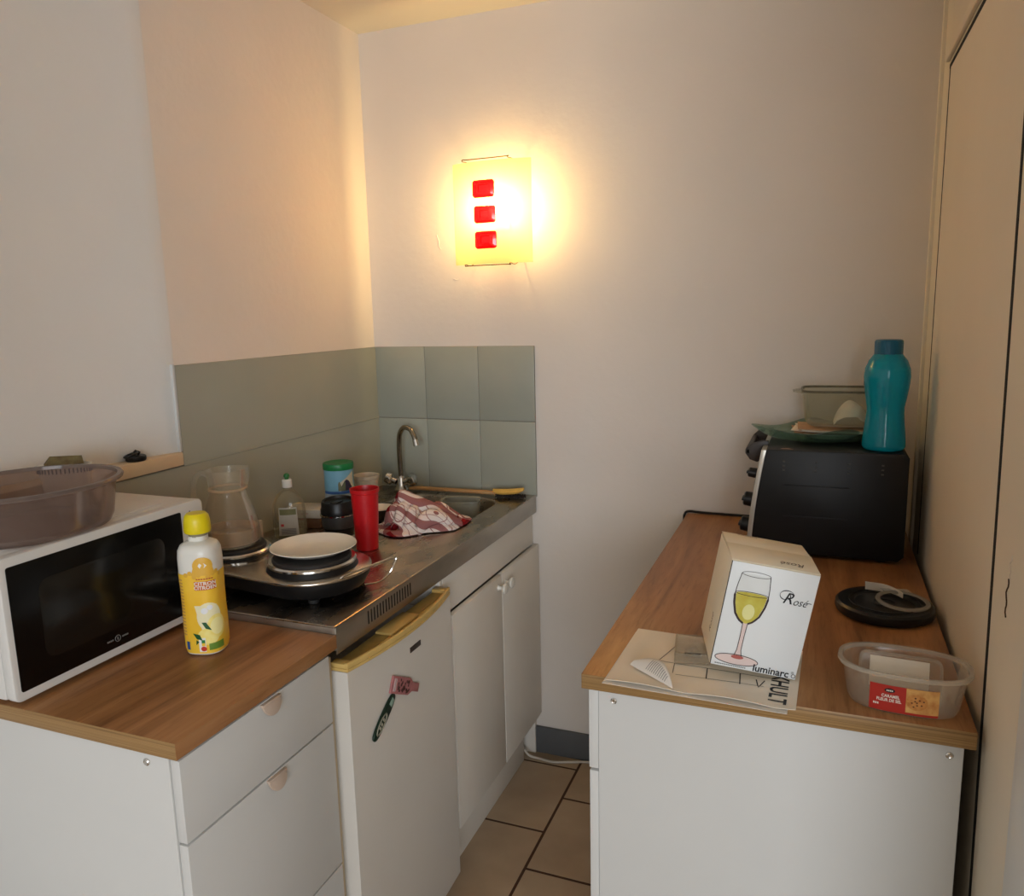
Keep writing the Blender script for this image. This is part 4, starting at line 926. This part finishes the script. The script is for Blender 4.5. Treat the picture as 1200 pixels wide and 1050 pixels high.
a3 = nt.nodes.new('ShaderNodeMixShader'); nt.links.new(fr_.outputs[0], a3.inputs[0]); nt.links.new(a2.outputs[0], a3.inputs[1]); nt.links.new(gl.outputs[0], a3.inputs[2]); nt.links.new(a3.outputs[0], out.inputs[0])
g = G(); g.lathe(fine([(0, .004), (.036, .0), (.046, .003), (.0495, .010), (.0485, .03), (.0455, .06), (.0425, .09), (.0425, .105), (.0465, .13), (.0510, .160), (.0525, .180), (.0505, .200), (.043, .219), (.034, .231), (.030, .236)], .005), 56); obj('bottle_body', g, TEAL, wb, ang=60)
g = G(); g.lathe([(.0295, .233), (.0315, .234), (.0315, .264), (.030, .2675), (.027, .2685), (0, .2685)], 56, fn=lambda p, a, k: (p[0]*(1+.014*math.cos(20*a)*(k in (1, 2))), p[1]*(1+.014*math.cos(20*a)*(k in (1, 2))), p[2])); obj('cap', g, M('dark_teal_cap', (10, 92, 122), .4), wb)

# ------------------------------------------------------------------ wine glass box
Mz = Matrix.Rotation(.236, 4, 'Z') @ Matrix.Rotation(.031, 4, 'X') @ Matrix.Rotation(.174, 4, 'Y')
BM = Matrix.Translation((1.313, -1.120, .939)) @ Mz
BW, BD, BH = .1445, .146, .190
wbx = thing('wine_glass_box', 'white cardboard box printed with a wine glass, tilted on the papers', 'box', mat=BM)
WCARD = M('white_card', (226, 228, 228), .45, var=.01, spec=.45)
LITCARD = M('lamplit_card', (242, 230, 206), .6, var=.02)  # box sides and flaps: white card with warm lamp light put into its colour
g = G(); g.box((0, .0006, .0), (BW, BD, BH), .0012); g.m = 1; g.box((.0006, -.0004, .0006), (BW-.0006, .0012, BH-.0006), .0003); obj('carton', g, [LITCARD, WCARD], wbx)
g = G(); T0 = Matrix.Translation((0, 0, BH+.0004)); g.T = T0 @ Matrix.Rotation(R(4), 4, 'X'); g.box((.0, .002, 0), (BW, BD*.52, .001), .0003)
g.raw([(BW-.002, .004, .0002), (BW+.004, .012, -.004), (BW+.002, BD*.45, -.002), (BW-.002, BD*.5, .0005)], [(0, 1, 2, 3)])
obj('front_flap', g, LITCARD, wbx)
g = G(); g.T = Matrix.Translation((0, BD, BH+.0026)) @ Matrix.Rotation(R(-1.5), 4, 'X'); g.box((.0, -BD*.50, 0), (BW, 0, .001), .0003); obj('rear_flap', g, LITCARD, wbx)
# printing on the front: origin lower left of the face
F = lambda x, z, o=.0008: (x, -o, z)
def fpoly(g, pts, o=.0008):
    c = (sum(p[0] for p in pts)/len(pts), sum(p[1] for p in pts)/len(pts)); vs = [F(*c, o)]+[F(*p, o) for p in pts]; g.raw(vs, [(0, i, i % len(pts)+1) for i in range(1, len(pts)+1)])
def ell(cx, cy, a, b_, t0=0, t1=2*PI, n_=30): return [(cx+a*math.cos(t0+(t1-t0)*i/n_), cy+b_*math.sin(t0+(t1-t0)*i/n_)) for i in range(n_+(0 if t1-t0 > 6.2 else 1))]
gx = .043
def gr(z):   # half-width of the printed wine glass at height z
    K = [(.084, .004), (.089, .012), (.100, .020), (.118, .0255), (.134, .0275), (.150, .0265), (.172, .0235)]
    for (a, b_), (c, d) in zip(K[:-1], K[1:]):
        if a <= z <= c: return b_+(d-b_)*(z-a)/(c-a)
    return K[-1][1]
tilt = lambda x, z: (gx+x+(z-.09)*.01, z)
zs = [.084+.088*i/22 for i in range(23)]
g = G(); fpoly(g, [tilt(-gr(z), z) for z in zs]+[tilt(gr(z), z) for z in zs[::-1]], .0005); obj('printed_bowl', g, M('print_pale_glass', (220, 222, 220), .45), wbx)
g = G(); zw = [z for z in zs if z < .138]; fpoly(g, [tilt(-gr(z)+.002, z) for z in zw]+ell(gx+.0005, zw[-1], gr(zw[-1])-.002, .0035, PI, 0, 12)[0:]+[tilt(gr(z)-.002, z) for z in zw[::-1]], .0007); obj('printed_wine', g, M('print_wine', (204, 196, 88), .4, rgb2=(186, 168, 52), scale=40), wbx)
g = G(); 
fpoly(g, ell(gx+.001, .105, .010, .014), .0009); obj('printed_highlight', g, M('print_wine_light', (222, 218, 150), .4), wbx)
def stroke(g, pts, w_, o=.0010):
    P = [Vector((p[0], p[1])) for p in pts]; vs = []; n_ = len(P)
    for i, p in enumerate(P):
        t = (P[min(i+1, n_-1)]-P[max(i-1, 0)]); t = t.normalized() if t.length > 1e-9 else Vector((1, 0)); q = Vector((-t.y, t.x)); ww = w_(i/(n_-1)) if callable(w_) else w_
        vs += [F(*(p+q*ww), o), F(*(p-q*ww), o)]
    g.raw(vs, [(2*i, 2*i+1, 2*i+3, 2*i+2) for i in range(n_-1)])
g = G()
stroke(g, [tilt(-gr(z), z) for z in zs], lambda t: .0006+.0012*(t < .55)); stroke(g, [tilt(gr(z), z) for z in zs], lambda t: .0006+.0010*(t < .55))
stroke(g, ell(gx+.0012, .172, .0235, .0045)+[(gx+.0247, .172)], .0004); stroke(g, ell(gx+.0005, .137, .0272, .0035)+[(gx+.0277, .137)], .0005)
stroke(g, [(gx-.004, .084), (gx-.0035, .06), (gx-.004, .035), (gx-.007, .022)], .0006); stroke(g, [(gx+.004, .084), (gx+.003, .06), (gx+.003, .035), (gx+.006, .022)], .0006)
stroke(g, ell(gx-.001, .0165, .036, .0092)+[(gx+.035, .0165)], .0006)
obj('printed_outline', g, M('print_outline', (52, 36, 34), .5), wbx)
g = G(); fpoly(g, ell(gx-.001, .0165, .0355, .009), .0005); fpoly(g, [(gx-.004, .084), (gx+.004, .084), (gx+.003, .06), (gx+.003, .035), (gx+.006, .022), (gx-.007, .022), (gx-.004, .035), (gx-.0035, .06)], .0007); obj('printed_stem', g, M('print_pink', (222, 200, 194), .45), wbx)
g = G(); fpoly(g, ell(gx-.0005, .0215, .0105, .0035), .0011); obj('printed_stem_foot', g, M('print_rose', (176, 92, 84), .5), wbx)
g = G()
# handwritten-style Rosé
text_on(g, 'R', .028, lambda a, b_: F(.101+a, .141+b_, .0010), shear=.35); text_on(g, 'osé', .019, lambda a, b_: F(.1215+a, .1375+b_, .0010), shear=.38, sx=.86)
stroke(g, [(.098+.014*math.cos(t)*(1-.08*t), .146+.010*math.sin(t)*(1-.06*t)) for t in [.6+i*.28 for i in range(24)]], lambda t: .0003+.0005*math.sin(t*9)**2, .0011)
stroke(g, [(.134, .139), (.137, .1395), (.1405, .139)], .0005)
obj('script_lettering', g, PRINTK, wbx)
g = G(); text_on(g, 'luminarc', .0178, lambda a, b_: F(.1015+a, .0078+b_, .0010), bold=.00035, sx=.98); text_on(g, '®', .006, lambda a, b_: F(.137+a, .012+b_, .0010))
stroke(g, ell(.1395, .0065, .0032, .0032)+[(.1427, .0065)], .0005); obj('maker_lettering', g, PRINTK, wbx)
g = G(); [fpoly(g, [(.008+q*.0031, .0035), (.0102+q*.0031, .0035), (.0102+q*.0031, .0055), (.008+q*.0031, .0055)], .0010) for q in range(17)]; obj('small_marks', g, PRINTG, wbx)
g = G(); T0 = Matrix.Translation((0, 0, BH+.0004)) @ Matrix.Rotation(R(4), 4, 'X')
text_on(g, 'Rosé', .020, lambda a, b_: T0 @ Vector((.104-a, .024-b_, .0014)), shear=.35)
text_on(g, 'luminarc', .010, lambda a, b_: Vector((.045-a, BD-.006-b_, BH+.0042)))
text_on(g, 'Rosé', .018, lambda a, b_: Vector((-.0004, .06+b_, .05+a)), shear=.3)
obj('side_lettering', g, M('faded_print', (120, 100, 80), .6), wbx)
g = G(); stroke(g, [(.0006, .0), (.0006, BH)], .0008, .0009); obj('edge_shadow_line', g, M('edge_shadow', (60, 52, 46), .6), wbx)  # thin dark line painted as shade along the carton's front edge

# clear plastic case with a hex-key fitting, under the box's corner
cs = thing('plastic_case', 'small clear plastic case holding a dark metal fitting, beside the glass box', 'case', (1.271, -1.04, ZW+.0045), R(8))
CPL = clear('clear_styrene', (248, 244, 236), .22, .05, body=(232, 220, 200))
g = G(); g.prism(rrect(-.030, -.042, .034, .046, .006, 4), 0, .003, .0005)
for p in (((-.030, -.042), (.034, -.039)), ((-.030, .043), (.034, .046)), ((-.030, -.042), (-.027, .046)), ((.031, -.042), (.034, .046))): g.box((p[0][0], p[0][1], .003), (p[1][0], p[1][1], .019), .0008)
g.prism(rrect(-.026, -.036, .030, .036, .005, 4), .0185, .0200, .0004)
obj('case', g, CPL, cs)
g = G(); g.box((-.012, -.014, .0032), (.018, .018, .006), .001); g.tube([(.003+.008*math.cos(t), .003+.008*math.sin(t), .009) for t in [i*.35-1 for i in range(14)]], .0022, 6); g.tube([(-.006, -.012, .009), (.0, -.002, .011)], .003, 6)
tag(obj('metal_fitting', g, M('dark_metal', (70, 68, 62), .4, metal=.6)), 'small dark metal fitting inside the clear plastic case', 'fitting', (1.271, -1.045, ZW+.0046), R(8))

# papers under the box ------------------------------------------------
pp = tag(None or obj('paper_sheet', (lambda g: (g.sheet(lambda u, v: (-.150+.300*u, -.119+.232*v, .0007+.0006*math.sin(u*5)*math.sin(v*4)), 16, 10, .0006), g)[1])(G()), PAPER), 'plain white sheet mostly hidden below the drawing sheet on the right worktop', 'paper', (1.297, -1.080, ZW+.0006), R(-1.8))
dw = thing('instruction_sheet', 'cream instruction sheet with line drawing and curled corner, under the glass box', 'paper', (1.304, -1.072, ZW+.0022), R(-1.2))
SW, SH = .308, .236
def sht(x, y):  # gentle waviness along the near edge
    e = max(0., (-y/SH*2-.55)/.45); return .0010+.004*e*e*abs(math.sin((x+.02)*22))+.0004*math.sin(x*30)
g = G(); g.sheet(lambda u, v: (-SW/2+SW*u, -SH/2+SH*v, sht(-SW/2+SW*u, -SH/2+SH*v)), 40, 24, .0008); obj('sheet', g, PAPERC, dw)
D_ = lambda x, y, o=.0006: (x, y, sht(x, y)+o)
def dstroke(g, pts, w_=.0006):
    out = []
    for (a, b_), (c, d) in zip(pts[:-1], pts[1:]):
        n_ = max(1, int(math.hypot(c-a, d-b_)/.008)); out += [(a+(c-a)*k/n_, b_+(d-b_)*k/n_) for k in range(n_)]
    out.append(pts[-1]); vs = []
    for i, p in enumerate(out):
        q0, q1 = out[max(i-1, 0)], out[min(i+1, len(out)-1)]; t = Vector((q1[0]-q0[0], q1[1]-q0[1])).normalized(); vs += [D_(p[0]-t.y*w_, p[1]+t.x*w_), D_(p[0]+t.y*w_, p[1]-t.x*w_)]
    g.raw(vs, [(2*i, 2*i+1, 2*i+3, 2*i+2) for i in range(len(out)-1)])
g = G()
dstroke(g, [(-.085, -.012), (-.068, .060), (-.016, .066), (.05, .066)]); dstroke(g, [(-.085, -.012), (.12, -.018)]); dstroke(g, [(-.056, -.013), (-.052, -.052)]); dstroke(g, [(-.046, -.056), (.10, -.052)], .0005)
dstroke(g, [(.002, -.015), (.006, -.056)], .0009); dstroke(g, [(.058, -.016), (.062, -.057)], .0009); dstroke(g, [(.086, -.03), (.092, -.058), (.100, -.03)], .0009)
obj('line_drawing', g, PRINTK, dw)
g = G(); text_on(g, 'KNOXHULT', .040, lambda a, b_: D_(.123+b_, -.012-a), sx=.84, bold=.0006, space=1.02); obj('lettering', g, PRINTK, dw, label='bold black word printed down the sheet edge')
# curled corner showing the printed underside
g = G()
A_, B_, C_ = Vector((-.128, -.052, 0)), Vector((-.040, -.116, 0)), Vector((-.070, -.052, 0))
def curl(u, v):
    p = A_.lerp(B_, u); wdt = .030*math.sin(PI*min(1, (u*.94+.05)**.62))**.9; q = p+Vector((.75, .66, 0))*wdt*(v); return (q.x, q.y, .0045+.020*math.sin(PI*v*.62)*math.sin(PI*(.12+.85*u)))
g.sheet(curl, 20, 10, .0006); obj('curled_corner', g, PAPER, dw)
g = G()
for k in range(11):
    u0 = .34+k*.046
    vs = []; 
    for s_ in (0, 1):
        for q in range(7):
            v_ = .12+.55*q/6; p = Vector(curl(u0+s_*.011, v_)); vs.append(p+Vector((0, 0, .0008)))
    g.raw(vs, [(i, i+1, 8+i, 7+i) for i in range(6)])
obj('printed_lines', g, PRINTG, dw)

# black trivet-like lid with a ring and a strip of paper on it
pt_ = thing('pan_lid', 'round black plastic lid lying on the right worktop near the wall', 'lid', (1.612, -.700, ZW))
g = G(); g.lathe([(0, 0), (.084, 0), (.092, .003), (.095, .009), (.094, .020), (.089, .024), (.060, .0225), (.057, .020), (0, .020)], 64); obj('disc', g, BLACK, pt_)
g = G()
for k in (0, 3): g.tube([((.02+.016*k)*math.cos(t), (.02+.016*k)*math.sin(t), .0205 if k < 3 else .0235) for t in [2*PI*i/48 for i in range(48)]], .0012, 5, closed=True)
obj('ridges', g, BLACK, pt_)
rg = G(); rg.lathe([(.042, 0), (.050, -.002), (.0515, .0), (.050, .003), (.043, .003)], 56, close=True, fn=lambda p, a, k: (p[0], p[1]*.9, p[2])); rg.raw([(-.035, .025, .0), (-.05, .04, .002), (.0, .062, .002), (.015, .046, .0)], [(0, 1, 2, 3)])
tag(obj('plastic_ring', rg, clear('ring_plastic', (226, 222, 214), .55, .1, body=(200, 195, 185))), 'thin clear plastic ring lying on the round black lid', 'ring', (1.645, -.705, ZW+.029), R(-12))
bpy.data.objects['plastic_ring'].rotation_euler = (R(4), R(2), R(-12))
g = G(); g.sheet(lambda u, v: (-.036+.074*u, .010-.026*(2*u-1)**2*(u > .5)-.006*v, .0005+.019*v*(1-.55*max(0, u-.45))), 18, 4, .0008); tag(obj('paper_strip', g, M('foil_paper', (232, 220, 202), .5)), 'short bent strip of white paper lying on the black lid, behind the ring', 'paper', (1.612, -.655, ZW+.0245), R(-8))

# clear food tub with label, lid and tray inside
tbm = Matrix.Translation((1.612, -1.106, ZW+.0005)) @ Matrix.Rotation(R(-4), 4, 'Z')
tc = thing('food_tub', 'clear plastic food tub with red biscuit label at the worktop front', 'tub', mat=tbm)
CTP = clear('cloudy_plastic', (252, 250, 246), .15, .18, body=(226, 216, 204))
g = G(); g.lathe([(0, 0), (.070, 0), (.077, .003), (.081, .012), (.089, .062), (.0915, .066), (.0895, .067), (.0868, .062), (.079, .013), (.075, .005), (0, .003)], 64, 1.0, .62, p=2.7); obj('tub_body', g, CTP, tc, ang=60)
g = G(); g.lathe([(.089, .0655), (.0955, .065), (.097, .068), (.096, .0715), (.090, .0715)], 64, 1.0, .64, p=2.6, close=True); obj('rim', g, clear('cloudy_rim', (250, 248, 244), .38, .15, body=(232, 224, 212)), tc)
def tsurf(x, z, o=.0006):
    r_ = .081+(z-.012)*.16; a = min(.98, abs(x)/r_); y = -(1-a**2.7)**(1/2.7)*r_*.62; return (x, y-o, z)
def trect(g, x0, x1, z0, z1, o=.0006, n_=14): g.sheet(lambda u, v: tsurf(x0+(x1-x0)*u, z0+(z1-z0)*v, o), n_, 3)
LX0, LX1, LZ0, LZ1 = -.047, .049, .006, .051
g = G(); trect(g, LX0, LX1, LZ0, LZ1, .0006); lb = obj('label', g, M('label_red', (176, 42, 32), .45, var=.04), tc, label='red label with a picture of a biscuit')
g = G(); trect(g, .004, LX1, LZ0+.004, LZ1, .0010); obj('photo_panel', g, M('biscuit_backdrop', (190, 122, 60), .5, rgb2=(226, 176, 104), scale=70), lb)
def tell(g, cx_, cz_, a, b_, o):
    vs = [tsurf(cx_, cz_, o)]; fs = [(0, i, i % 24+1) for i in range(1, 25)]
    for r_ in range(1, 5): vs += [tsurf(cx_+a*r_/4*math.cos(t), cz_+b_*r_/4*math.sin(t), o) for t in [2*PI*i/24 for i in range(24)]]
    for r_ in range(3): fs += [(1+24*r_+i, 25+24*r_+i, 25+24*r_+(i+1) % 24, 1+24*r_+(i+1) % 24) for i in range(24)]
    g.raw(vs, fs)
g = G(); tell(g, .019, .029, .0150, .0135, .0014); obj('biscuit', g, M('biscuit', (188, 118, 56), .6, rgb2=(214, 152, 82), scale=160), lb)
g = G(); random.seed(9)
for k in range(9): t = k*2.4; r_ = .0035*math.sqrt(k); tell(g, .019+r_*math.cos(t), .029+r_*.9*math.sin(t), .0014, .0012, .0018)
obj('chips', g, M('choc', (92, 50, 26), .6), lb)
g = G(); tell(g, -.019, .0425, .0075, .0036, .0012); obj('badge', g, M('badge_black', (26, 24, 28), .5), lb)
g = G(); text_on(g, 'CARAMEL', .0072, lambda a, b_: tsurf(-.0175+a, .0325+b_, .0014), bold=.0002, sx=.80); text_on(g, 'FLEUR DE SEL', .0072, lambda a, b_: tsurf(-.0195+a, .0255+b_, .0014), bold=.0002, sx=.80); [trect(g, -.0412+q*.0028, -.0393+q*.0028, .016, .0195, .0014, 1) for q in range(3)]; [trect(g, -.0235+q*.0024, -.0218+q*.0024, .0412, .0438, .0018, 1) for q in range(4)]
obj('lettering', g, M('label_white', (238, 226, 214), .5), lb)
# loose lid standing inside the tub with its white sticker
lidm = tbm @ Matrix.Translation((-.004, .012, .010)) @ Matrix.Rotation(R(-24), 4, 'X')
tl_ = thing('tub_lid', 'loose clear plastic lid with white sticker leaning inside the red-labelled tub', 'lid', mat=lidm)
g = G(); g.T = Matrix.Rotation(PI/2, 4, 'X'); g.prism(rrect(-.062, 0, .062, .062, .014, 5), -.001, .001, .0004)
inn = rrect(-.059, .003, .059, .059, .012, 5); g.tube([(x, y, .0012) for x, y in inn], .0022, 6, closed=True); obj('lid_panel', g, CTP, tl_)
g = G(); g.T = Matrix.Rotation(PI/2, 4, 'X'); g.box((-.045, .006, .0012), (.042, .054, .0020), .0003); obj('sticker', g, M('sticker_white', (228, 216, 198), .6), tl_)
